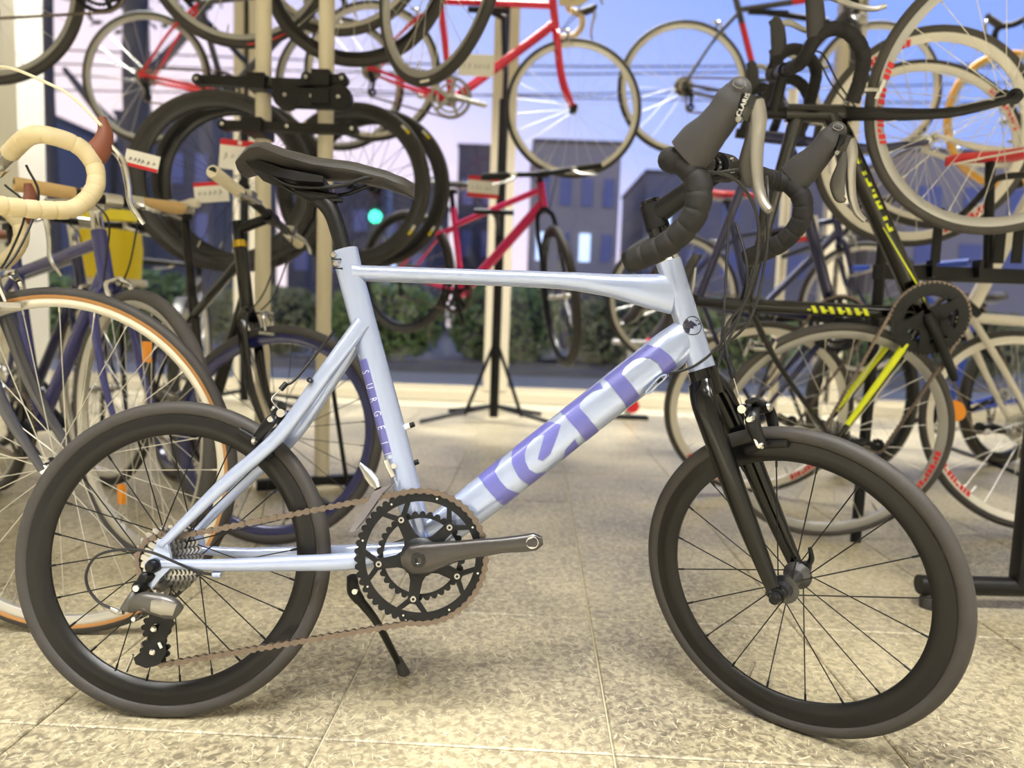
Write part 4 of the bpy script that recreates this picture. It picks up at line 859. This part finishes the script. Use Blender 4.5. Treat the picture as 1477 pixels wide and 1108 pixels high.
def stand(px, d, R, yaw, WB=.99, rear=False):
    """hubs of a bicycle whose front wheel stands on the floor at picture column px and depth d"""
    h = at(px, 600, d); fr_ = V(h.x, d, R); X = V(math.cos(R_(yaw)), math.sin(R_(yaw)), 0)
    return fr_-X*WB, fr_
# A: cream tape, brown hoods
re, ff = stand(88, 1.37, .335, 0)
A, g = bike('road_bicycle', 'vintage road bike with cream bar tape, brown brake hoods and tan-walled tyre', re, ff, group=None, R=.335, tw=.024, rimd=.016, frame=M_purp, forkm=M_greyf, rim=M_rimsil, tyre=M_rubber, barm=M_cream_t, hoodm=M_brown, leverm=M_chrome, stemm=M_chrome, baryaw=R_(53), stem=.095, spacer=.075, each=True, nsp=28, seg=96, barw=.205, hubm=M_chrome, vintage=True, bs=1.16)
for w in [c for c in A.children if c.name.startswith('wheel')]:
    MB().lathe([(.335-.0215, -.0108), (.335-.018, -.0122), (.335-.0145, -.0122), (.335-.0145, -.0110)], n=96, closed=True).build('gum_wall', M_gum, w)
c = g['HT']+g['hu']*.075+V(.095, 0, .016); 
mb = MB(); b0 = Matrix.Identity(4)
pA1 = A.matrix_world.inverted() @ at(146, 181, 1.28); pB1 = A.matrix_world.inverted() @ at(75, 123, 1.3); pC1 = A.matrix_world.inverted() @ at(0, 96, 1.36)
mb.sweep(cat([pA1, pA1*.5+pB1*.5+V(0, 0, .008), pB1, pC1, pC1+V(-.08, .02, -.03)], 6), .0028, n=7); mb.build('brake_cable', M_whg, A)
# round crest on the fork crown
mb = MB(); q = g['CR']-g['hu']*.03; mb.lathe([(.0001, -.004), (.013, -.004), (.014, 0), (.0001, 0)], n=20, o=(q.x+.004, -.046, q.z)); mb.build('fork_crest', mat('crest_yellow', (226, 214, 130), .35), A)
mb = MB(); mb.sweep([V(q.x+.004+.008*math.cos(t), -.051, q.z+.008*math.sin(t)) for t in [R_(60+i*240/10) for i in range(11)]], .0016, n=5); mb.build('lettering', M_greyf, A)
# D: two violet-blue bikes behind it
re, ff = stand(200, 1.82, .34, -36)
D1, g = bike('city_bicycle', 'violet-blue bike with chrome stem and tan grips behind the cream-taped bike', re, ff, R=.34, tw=.032, rimd=.018, frame=M_purp, rim=M_rimsil, tyre=M_rubber2, bar='flat', grips=M_tan, stemm=M_chrome, leverm=M_chrome, spacer=.06, each=True, nsp=28, hubm=M_chrome, barw=.15, seg=80)
for w in [c for c in D1.children if c.name.startswith('wheel')]:
    for a in (70, 250):
        m = MB(); p = V(.2*math.cos(R_(a)), -.012, .2*math.sin(R_(a))); m.box(p, (.022, .012, .05)); m.build('reflector', M_refl, w)
re, ff = stand(150, 2.55, .34, -36)
D2, g = bike('city_bicycle', 'darker blue bike with white cables, second row behind the cream-taped bike', re, ff, R=.34, tw=.03, rimd=.018, frame=M_navy, rim=M_rimsil, tyre=M_rubber, bar='flat', grips=M_grip, stemm=M_chrome, leverm=M_chrome, spacer=.08, saddlem=mat('brown_saddle', (120, 74, 52), .5), hubm=M_chrome)
# E: black bike with cream leather grips
re, ff = stand(385, 1.97, .304, -50, .93)
E1, g = bike('city_bicycle', 'gloss black bike with white saddle, cream leather grips and a gold headset ring', re, ff, R=.304, tw=.03, rimd=.024, frame=M_blackp, forkm=M_blackp, rim=M_navy, tyre=M_rubber, bar='flat', grips=M_whg, leverm=M_steel, stemm=M_blackm, htl=.17, a2c=.36, stl=.42, spacer=.06, rise=.03, spoke=M_spokeb, steer=R_(46), sad=.33, saddlem=M_whsad)
mb = MB(); q = g['HT']+g['hu']*.002; mb.sweep([q, q+g['hu']*.02], .0205, n=18); mb.build('headset_ring', mat('gold_ring', (206, 172, 60), .25, .9), E1)
# Q: white saddle, facing the other way
re = V(-1.52, 3.36, .33); ff = re+V(-.3, .92, 0)
Q1, g = bike('city_bicycle', 'grey bike with grey mudguards behind the gloss black bike', re, ff, R=.33, tw=.034, rimd=.02, frame=M_greyf, rim=M_rimsil, bar='flat', guard=mat('grey_guard', (104, 104, 100), .35, .4), sad=.13, grips=M_grip)
# V: silver-wheeled bike hung by the window
re, ff = at(212, 113, 3.9), at(490, 122, 3.9)
Vv, g = bike('road_bicycle', 'grey and red road bike hung high in front of the thick tree trunk', re, ff, R=.335, tw=.024, rimd=.022, frame=M_greyf, stays=M_redp, rim=M_rimgry, crank_angle=-30, hubm=M_blackmet, arms=True)
# H: red road bike
re, ff = at(537, 103, 3.7), at(827, 157, 3.7)
H1, gH = bike('road_bicycle', 'bright red road bike hung high beside the cream window post', re, ff, R=.335, tw=.023, rimd=.022, frame=M_red, forkm=M_red, rim=M_rimsil, barm=M_cream_t, crankm=M_steel, crank_angle=-4, hubm=M_blackmet, tt=.016, dt=.021)
# J: grey and red bike
re, ff = at(985, 127, 3.86), at(1264, 128, 3.86)
J1, gJ = bike('road_bicycle', 'grey and red road bike hung high against the blue sky', re, ff, R=.335, tw=.023, rimd=.022, frame=M_greyf, stays=M_greyf, rim=M_rimsil, hubm=M_blackmet, decals=(('seat', [[(.35, -1), (.35, 1), (.8, 1), (.8, -1)]], M_redp), ('top', [[(.5, -1), (.5, 1), (.75, 1), (.75, -1)]], M_redp)))
# pink bike below the red one
re, ff = at(585, 392, 4.05), at(815, 428, 3.5)
I1, gI = bike('mountain_bicycle', 'magenta and black bike with flat handlebar held below the red bike', re, ff, R=.335, tw=.036, rimd=.02, frame=M_pink, stays=M_pink, forkm=M_blackm, rim=M_blackmet, bar='flat', steer=R_(-48), stl=.42, htl=.12, a2c=.43, hta=71, dt=.024, spoke=M_steel, crankm=M_blackmet, brakes=False, slope=.06, crank_angle=-60)
# T2: blue bike with a red saddle
re, ff = at(970, 432, 3.7), at(1246, 446, 3.7)
T2, gT = bike('road_bicycle', 'navy bike with red saddle held low behind the drop handlebars', re, ff, R=.335, tw=.025, rimd=.02, frame=M_navy, rim=M_rimsil, saddlem=M_redsad, stl=.44, htl=.11, sad=.16)
# T: blue mountain bike facing the camera
re = V(2.42, 3.56, .33); ff = V(1.55, 3.2, .33)
Tb, g = bike('mountain_bicycle', 'blue mountain bike facing the room between the dark frames', re, ff, R=.33, tw=.045, rimd=.02, frame=M_blue, forkm=M_silver, rim=M_blackmet, bar='flat', grips=M_blue, stemm=M_white, hta=70, a2c=.44, stl=.42, brakes=False)
# U: a bike and loose wheels hung high behind the poles
u, g = bike('road_bicycle', 'grey bike hung high with red print on its black front tyre', at(-19, -19, 2.72), at(345, -70, 2.78), R=.34, tw=.032, rimd=.02, bar=None, saddle=False, rim=M_rimgry, frame=M_greyf, tyre=M_rubber)
w = [c for c in u.children if c.name.startswith('wheel')][1]
mb = MB(); mb.sweep([V(.3265*math.cos(R_(a)), -.0135, .3265*math.sin(R_(a))) for a in range(-96, -66, 3)], .0022, .005, n=6, ref=(0, 0, 1)); mb.build('lettering', M_redp, w)
mb = MB(); mb.sweep([V(.3265*math.cos(R_(a)), -.0135, .3265*math.sin(R_(a))) for a in range(-126, -96, 3)], .0018, .003, n=6, ref=(0, 0, 1)); mb.build('tyre_line', M_tan, w)
for px, py, d, yaw, tw_, rm, ty, lab in ((512, -45, 2.74, 0, .034, M_rimblk, M_rubber, 'fat black-tyred wheel hung high behind the cream pole'), (488, -84, 2.86, 0, .03, M_rimsil, M_rubber2, 'silver-rimmed wheel hung highest behind the cream poles'), (630, -42, 2.36, -50, .03, M_rimgry, M_rubber, 'narrow black-tyred wheel hung high in front of the red bike')):
    t = empty('bicycle_wheel'); t.matrix_world = Matrix.Translation(at(px, py, d)) @ Matrix.Rotation(R_(yaw), 4, 'Z'); tag(t, lab, 'wheel', 'wheels hung high on hooks')
    w = wheel(t, Matrix.Identity(4), .34, tw_, .02, False, 24, 80, .045, .019, False, ty, rm, M_spokes, M_blackmet, name='wheel_assembly')
    m = MB(); m.sweep(cat([V(0, 0, .29), V(0, .02, .27), V(0, .03, .36), V(0, .02, .6), V(0, .02, 3.58-t.matrix_world.translation.z)], 5), .006, n=8); m.build('hook', M_blackm, t)
    if yaw:
        m = MB(); m.sweep([V(.3265*math.cos(R_(a)), -.014, .3265*math.sin(R_(a))) for a in (-100, -97, -94, -91)], .0016, .0045, n=6, ref=(0, 0, 1)); m.build('lettering', M_white, w)
# carbon wheels on the bracket arms
M_carbon = mat('carbon_rim', (40, 40, 42), .3, .2, coat=.4); M_ymark = mat('yellow_mark', (232, 210, 40), .4)
for i, (px, py, d, yaw, lab) in enumerate(((322, 262, 2.8, 13, 'deep carbon wheel, outer one on the cream poles beside the cream grip'), (352, 268, 2.93, 13, 'deep carbon wheel, inner one behind the cream poles'), (508, 268, 3.07, -10, 'deep carbon wheel with yellow marks nearest the saddle nose'), (540, 272, 3.2, -10, 'deep carbon wheel with yellow marks, behind its twin by the saddle nose'))):
    t = empty('bicycle_wheel'); t.matrix_world = Matrix.Translation(at(px, py, d)) @ Matrix.Rotation(R_(yaw), 4, 'Z'); tag(t, lab, 'wheel', 'carbon wheels hung on the poles')
    w = wheel(t, Matrix.Identity(4), .335, .026, .045, False, 20, 80, .045, .019, False, M_rubber, M_carbon, M_spokeb, M_blackmet, name='wheel_assembly')
    if i > 1:
        for a in (40, 128, -38, -140):
            for da, mm in ((0, M_ymark), (4, M_white)):
                m = MB(); m.sweep([V(.318*math.cos(R_(a+da+k)), -.0135, .318*math.sin(R_(a+da+k))) for k in (0, 2, 4)], .0018, .006, n=6, ref=(0, 0, 1)); m.build('tyre_mark', mm, w)
# ------------------------------------------------------------------ bikes stood upright in the rack
Kd = []
for i in range(8):
    u = .42+i*.055; k = i % 4
    Kd.append([(u, -.95), (u+.018, -.95), (u+.026, -.15), (u+.008, -.15)])
    if k != 1: Kd.append([(u+.018, -.95), (u+.042, -.95), (u+.044, -.75), (u+.02, -.75)])
    if k in (0, 2): Kd.append([(u+.024, -.35), (u+.046, -.35), (u+.048, -.15), (u+.026, -.15)])
    if k in (2, 3): Kd.append([(u+.03, -.8), (u+.042, -.8), (u+.046, -.3), (u+.034, -.3)])
Kd.append([(.08, -.55), (.1, -.75), (.46, .12), (.46, .2)]); Kd.append([(.06, -.45), (.1, -.75), (.1, -.5)])
Kd2 = []
Ks = [[(.3+i*.045, -.55), (.322+i*.045, -.55), (.302+i*.045, .45), (.28+i*.045, .45)] for i in range(7)]+[[(.32+i*.045, -.1), (.34+i*.045, -.1), (.338+i*.045, .1), (.318+i*.045, .1)] for i in range(0, 7, 2)]
UP = V(-.879, 0, .479)
re, ff = at(1198, 620, 2.11), at(1455, 140, 1.86); re.z = .335
K1, gK = bike('road_bicycle', 'black road bike with acid yellow lettering stood upright in the rack', re, ff, UP, R=.335, tw=.025, rimd=.022, frame=M_blackp, stays=M_blackp, forkm=M_blackm, rim=M_rimgry, tyre=M_rubber2, crankm=M_blackmet, crank_angle=-134, disc=True, each=True, nsp=24, seg=96, tt=.018, dt=.026, decals=(('down', Kd+Kd2, M_yel), ('seat', Ks, M_yel)), hubm=M_blackmet, stem=.1, ringr=.1, teeth=52)
# yellow panels on the chain stays
for y in (-1, 1):
    BBk = gK['BB']; m = MB(); a = BBk*.83+V(0, y*.036, gK['R'])*.17; b_ = BBk*.18+V(0, y*.054, gK['R'])*.82; o_ = V(0, -.004, .006)
    m.sweep([BBk*.8+V(0, 0, gK['R'])*.2+V(0, y*.04, 0)+o_, BBk*.5+V(0, 0, gK['R'])*.5+V(0, y*.0505, 0)+o_, BBk*.15+V(0, 0, gK['R'])*.85+V(0, y*.0575, 0)+o_], [.0105, .0095, .0075], [.0105, .0095, .0075], n=10); m.build('stay_panel', M_yel, K1)
rim_marks(K1, 0, .335, .025, .022, ((-88, -62),), M_redp)
rim_marks(K1, 1, .335, .025, .022, ((92, 128),), M_redp)
re, ff = at(1092, 588, 2.66), at(1330, 203, 2.39); re.z = .335
L1, gL = bike('road_bicycle', 'navy road bike with white rims and red rim print stood upright behind the yellow-lettered bike', re, ff, UP, R=.335, tw=.025, rimd=.026, frame=M_navy, rim=M_rimwht, tyre=M_rubber2, crank_angle=-60, bar='drop', decals=())
rim_marks(L1, 1, .335, .025, .028, ((40, 62), (225, 250)), M_redp); rim_marks(L1, 0, .335, .025, .028, ((170, 200), (250, 275)), M_redp)
re, ff = at(1478, 612, 2.4), at(1340, 205, 2.72); re.z = .335
W1, gW = bike('road_bicycle', 'white road bike stood upright at the end of the rack', re, ff, V(.95, 0, .3), R=.335, tw=.025, rimd=.024, frame=M_whitep, stays=M_whitep, forkm=M_whitep, rim=M_rimwht, tyre=M_rubber, crank_angle=150, dt=.024, tt=.018, bar='drop', saddlem=M_whsad)
rim_marks(W1, 1, .335, .025, .024, ((60, 95), (120, 140)), M_redp, 1); rim_marks(W1, 0, .335, .025, .024, ((-110, -80),), M_redp, 1)
ff = at(1455, 173, 3.75); re = ff+V(.98, .05, 0)
O1, gO = bike('road_bicycle', 'silver bike with orange tyres hung beyond the rack', re, ff, R=.335, tw=.03, rimd=.016, frame=M_silver, rim=M_rimsil, tyre=M_orange)
# amber reflector on the white bike
q = W1.matrix_world.inverted() @ at(1376, 593, 2.3); m = MB(); m.lathe([(.0001, -.008), (.03, -.008), (.034, 0), (.034, .006), (.0001, .006)], n=20, o=q); m.build('reflector', M_refl, [c for c in W1.children if c.name.startswith('wheel')][0] if False else W1)
# ------------------------------------------------------------------ poles, stands, rack
def pole(px, lab, arms):
    p = at(px, 700, 2.6); t = empty('display_pole'); t.location = (p.x, 2.6, 0); tag(t, lab, 'pole', 'cream display poles')
    MB().sweep([(0, 0, .0), (0, 0, 3.59)], .0265, n=20).build('post', M_cream, t); MB().lathe([(.0001, 0), (.07, 0), (.07, .012), (.03, .02), (.0265, .05)], n=20, axis='Z').build('base_plate', M_cream, t)
    for z, x0, x1, h, y in arms:
        m = MB(); m.box(((x0+x1)/2, y, z), (x1-x0, .03, h)); m.lathe([(.0001, -.018), (h*.62, -.018), (h*.62, .018), (.0001, .018)], n=16, o=(x0, y, z)); m.lathe([(.0001, -.018), (h*.62, -.018), (h*.62, .018), (.0001, .018)], n=16, o=(x1, y, z))
        a_ = m.build('bracket_arm', M_blackm, t)
        for xx in (x0, (x0+x1)/2, x1): MB().lathe([(.0001, -.026), (.007, -.026), (.008, -.018), (.0001, -.018)], n=10, o=(xx, y, z)).build('arm_bolt', M_steel, a_)
        m = MB(); m.box((0, y/2, z), (.06, abs(y)+.06, .05)); m.build('clamp', M_blackm, t, smooth=0)
zz = lambda py, d=2.55: at(420, py, d).z
pole(378, 'cream display pole with black bracket arms, behind the saddle tail', ((zz(121), -.2, .22, .03, -.05), (zz(183, 2.5), -.1, .33, .03, -.085)))
pole(464, 'cream display pole with black bracket arm, running behind the saddle', ((zz(113), -.05, .07, .03, -.05), (zz(140), -.12, .06, .07, -.05)))
m = MB(); q = at(300, 130, 2.5); 
def box_thing(name, lab, cat_, c, sz, mt, M=None): return tag(MB().box(c, sz, M).build(name, mt, smooth=0), lab, cat_)
# pole feet
for i, (x0, y0, x1, y1, lab) in enumerate(((370, 700, 520, 690, 'black crosswise floor rail of the cream poles'), (470, 735, 420, 700, 'short slanting floor rail under the cream pole'))):
    a = on_floor(x0, y0, .03); b_ = on_floor(x1, y1, .03); mb = MB(); mb.sweep([a, b_], .02, n=8, pw=6); tag(mb.build('floor_rail', M_blackm), lab, 'rail')
a = at(480, 560, 2.5); b_ = on_floor(503, 714, .0); mb = MB(); mb.sweep([a, b_], .008, n=8); mb.sweep([b_+V(0, 0, .0), b_+V(.0, 0, .02)], .016, n=10); tag(mb.build('prop_rod', M_blackm), 'thin black prop rod leaning beside the cream pole', 'rod')
# black two-tier stand in front of the window holding the red and magenta bikes
def tier_stand(px, d, h, lab, postm, holds, grp=None, wid=.42):
    b_ = at(px, 600, d); t = empty('bike_stand'); t.location = (b_.x, d, 0); tag(t, lab, 'stand', grp)
    MB().sweep([(0, 0, 0.03), (0, 0, h)], .028, n=16).build('post', postm, t)
    for i, (dx, dy) in enumerate(((-wid, -.22), (wid, -.22), (-wid*.7, .3), (wid*.7, .3))):
        MB().sweep([(0, 0, .10), (dx, dy, .018)], .013, n=10).build('leg', M_blackm, t)
    for dx in (-.17, .17): MB().sweep([(0, 0, .5), (dx, -.1, .05)], .011, n=8).build('brace', M_blackm, t)
    for p in holds:
        z = p.z-.018; mb = MB(); mb.sweep([(0, 0, z-.05), (0, p.y-d+.03, z-.02), (p.x-b_.x, p.y-d, z)], .016, n=10); mb.sweep([(p.x-b_.x-.1, p.y-d, z-.0), (p.x-b_.x+.1, p.y-d, z-.0)], .014, n=10); mb.build('support_arm', M_blackm, t)
def hold(root, g, t): return root.matrix_world @ (g['ST']*(1-t)+g['HT']*t+V(0, 0, -.045))
tier_stand(712, 4.4, 1.9, 'black two-tier stand holding the red and the magenta bike', M_blackm, [hold(H1, gH, .45), hold(I1, gI, .5)])
tier_stand(1112, 4.3, 1.98, 'cream-posted two-tier stand holding the navy bike with red saddle', M_cream, [hold(J1, gJ, .3), hold(T2, gT, .5)])
tier_stand(352, 4.75, 1.9, 'black two-tier stand holding the grey and red bike by the tree', M_blackm, [hold(Vv, g, .5) if False else Vv.matrix_world @ V(.55, 0, .78)])
# rack at the end: beam, straps, floor tube
r = empty('bike_rack'); bc = at(1380, 388, 2.17); r.location = (bc.x, 2.17, 0); tag(r, 'black steel bike rack with cross beam and hanging straps', 'rack')
a = at(1262, 392, 2.17)-r.location; b_ = a+V(.95, 0, 0); MB().box((a+b_)/2, (.95, .03, .042)).build('beam', M_blackm, r, smooth=0)
for px, y0, y1, w_ in ((1352, 300, 380, .025), (1441, 335, 380, .03), (1468, 325, 380, .028)):
    p0 = at(px, y0, 2.165)-r.location; p1 = at(px, y1, 2.165)-r.location; MB().box((p0+p1)/2, (w_, .008, p0.z-p1.z)).build('strap', M_blackm, r, smooth=0)
for px in (1343, 1410): 
    p0 = at(px, 388, 2.15)-r.location; MB().box(p0, (.012, .036, .05)).build('buckle', M_blackmet, r, smooth=0)
p0 = at(1274, 345, 2.17)-r.location; MB().sweep([(p0.x, 0, p0.z), (p0.x-.01, 0, .0)], .016, n=10).build('upright', M_blackm, r)
MB().sweep([(a.x+.93, 0, a.z+.4), (a.x+.93, 0, 0)], .02, n=10).build('upright', M_blackm, r)
P = [at(x, y, 2.12)-r.location for x, y in ((1378, 318), (1400, 298), (1427, 268), (1440, 257), (1470, 253), (1520, 253))]
MB().sweep(cat(P, 5), .0095, n=10).build('carrier_tube', M_blackm, r)
fa = on_floor(1325, 846, .05); t = empty('floor_stand'); t.location = (fa.x, fa.y, 0); tag(t, 'black round tube floor stand with rubber foot beside the front wheel', 'stand')
MB().sweep([(0, 0, .055), (.02, 0, .055), (.6, .02, .055)], .0225, n=20).build('floor_tube', M_blackm, t); MB().lathe([(.0001, 0), (.022, 0), (.024, .02), (.016, .036), (.0001, .036)], n=16, o=(.03, 0, 0), axis='Z').build('rubber_foot', M_rubber, t)
MB().sweep([(.24, .005, .05), (.24, .005, .62)], .02, n=14, pw=5).build('upright', M_blackm, t)
# red saddle on the rack
sm = saddle_mesh(0, .27, lambda t: .045+.012*(1-min(t/.35, 1))**2-.004*math.sin(t*3)-.012*max(0, (t-.75)/.25)**2, .068); so = empty('spare_saddle'); p = at(1366, 214, 2.2)
so.matrix_world = Matrix.Translation(p+V(.27, 0, -.03)) @ Matrix.Rotation(R_(180), 4, 'Z') @ Matrix.Rotation(R_(6), 4, 'Y'); tag(so, 'red saddle with white edge line mounted above the rack beam', 'saddle')
sm.build('seat_shell', M_redsad, so); mb = MB(); mb.sweep(cat([V(.03, .069, .028), V(.1, .06, .024), V(.18, .024, .018), V(.26, .02, .008)], 6), .003, n=6); mb.build('edge_line', M_white, so)
mb = MB(); mb.sweep([V(.14, 0, .01), V(.15, 0, -.32)], .0135, n=10); mb.build('seatpost', M_blackm, so)
# small things
fp = on_floor(905, 604, .0); t = empty('floor_pump'); t.location = fp; tag(t, 'grey and red floor pump standing by the window', 'pump')
MB().sweep([(0, 0, .02), (0, 0, .46)], .024, n=14).build('barrel', M_silver, t); MB().sweep([(-.12, 0, .5), (.12, 0, .5)], .018, n=12).build('handle', M_rimgry, t); MB().sweep([(.1, 0, .5), (.125, 0, .5)], .03, n=12).build('grip_end', M_redp, t)
MB().box((0, 0, .012), (.26, .09, .024)).build('foot_plate', M_blackm, t, smooth=0); MB().lathe([(.0001, -.03), (.045, -.03), (.045, 0), (.0001, 0)], n=18, o=(.02, -.03, .09)).build('gauge', M_redp, t); MB().sweep([(0, 0, .46), (0, 0, .5)], .008, n=8).build('rod', M_steel, t)
# yellow bag
c0 = at(160, 345, 3.45); t = empty('yellow_bag'); t.location = (c0.x, c0.y, 0); tag(t, 'bright yellow pannier bag on a stool behind the violet-blue bike', 'bag')
mb = MB(); mb.sweep([(0, 0, c0.z-.18), (0, 0, c0.z-.05), (0, 0, c0.z+.1)], [.12, .13, .12], [.08, .085, .07], n=20, ref=(0, 1, 0), pw=4); mb.build('pouch', mat('yellow_fabric', (244, 216, 30), .5, noise=.15, nscale=8), t)
mb = MB(); mb.sweep([(0, 0, c0.z+.08), (0, -.0, c0.z+.13)], [.135, .125], [.095, .08], n=20, ref=(0, 1, 0), pw=4); mb.build('flap', mat('yellow_fabric_light', (250, 232, 60), .5), t)
mb = MB(); mb.sweep(cat([(-.06, 0, c0.z+.13), (0, 0, c0.z+.19), (.06, 0, c0.z+.13)], 5), .008, n=8); mb.build('handle', M_blackm, t)
s_ = empty('stool'); s_.location = (c0.x, c0.y, 0); tag(s_, 'plain stool under the yellow bag', 'stool'); zt = c0.z-.185
MB().lathe([(.0001, zt-.03), (.15, zt-.03), (.155, zt-.015), (.15, zt), (.0001, zt)], n=24, axis='Z').build('seat', M_cream, s_)
for sx_ in (-1, 1):
    for sy_ in (-1, 1): MB().sweep([(sx_*.08, sy_*.08, zt-.03), (sx_*.13, sy_*.13, 0)], .011, n=8).build('leg', M_blackm, s_)
# price tags
M_card = mat('white_card', (244, 242, 236), .6); M_cred = mat('red_band', (214, 34, 48), .5); M_ink = mat('black_ink', (30, 30, 34), .6)
def price(px, py, d, w_, h, ang, lab, band='top', emblem=False, yaw=0):
    c = at(px, py, d); t = empty('price_tag'); t.matrix_world = Matrix.Translation(c) @ Matrix.Rotation(R_(yaw), 4, 'Z') @ Matrix.Rotation(R_(ang), 4, 'Y'); tag(t, lab, 'price tag', 'red and white price tags')
    MB().box((0, 0, 0), (w_, .002, h)).build('card', M_card, t, smooth=0)
    if band in ('top', 'both'): MB().box((0, -.0014, h*.4), (w_, .0008, h*.2)).build('band', M_cred, t, smooth=0)
    if band in ('bottom', 'both'): MB().box((0, -.0014, -h*.4), (w_, .0008, h*.2)).build('band', M_cred, t, smooth=0)
    if emblem:
        e_ = MB(); e_.lathe([(.0001, -.0022), (h*.075, -.0022), (h*.075, -.0016), (.0001, -.0016)], n=14, o=(0, 0, h*.41)); e_.build('emblem', M_card, t)
    rg = random.Random(int(px)); m = MB(); x = -w_*.36
    while x < w_*.34:
        hh = h*rg.uniform(.06, .14); zc = -h*.05+rg.uniform(-.02, .02)*h; m.sweep([V(x, -.0018, zc-hh), V(x+w_*.03, -.0018, zc+hh), V(x+w_*.07, -.0018, zc-hh*.4)], .0011, n=4); x += w_*rg.uniform(.1, .17)
    m.build('handwriting', M_ink, t)
    m = MB(); m.sweep([V(0, 0, h*.5), V(.0, .01, h*.5+.03)], .0012, n=5); m.build('string', M_ink, t)
price(345, 224, 2.565, .135, .10, 4, 'price tag with emblem on its red band behind the saddle tail', 'top', True)
price(205, 232, 1.85, .085, .04, 12, 'narrow price tag with red edge beside the chrome brake lever', 'bottom')
price(305, 277, 2.6, .12, .07, -6, 'price tag with red top hanging behind the cream grip', 'top')
price(697, 270, 3.55, .15, .10, 3, 'price tag with red top and foot on the cream window post', 'both')
price(687, 94, 3.6, .17, .10, 0, 'cream price tag under the red bike frame', 'none')
price(1163, 330, 3.675, .12, .12, -8, 'white price tag with red edge behind the far drop handlebar', 'bottom')
# cable on the floor
a = on_floor(1368, 645, .01); b_ = on_floor(1520, 705, .01); mb = MB(); mb.sweep(cat([a, (a+b_)/2+V(.02, 0, 0), b_], 6), .009, n=8); tag(mb.build('floor_cable', M_blackm), 'black rod lying on the floor under the white bike', 'rod')
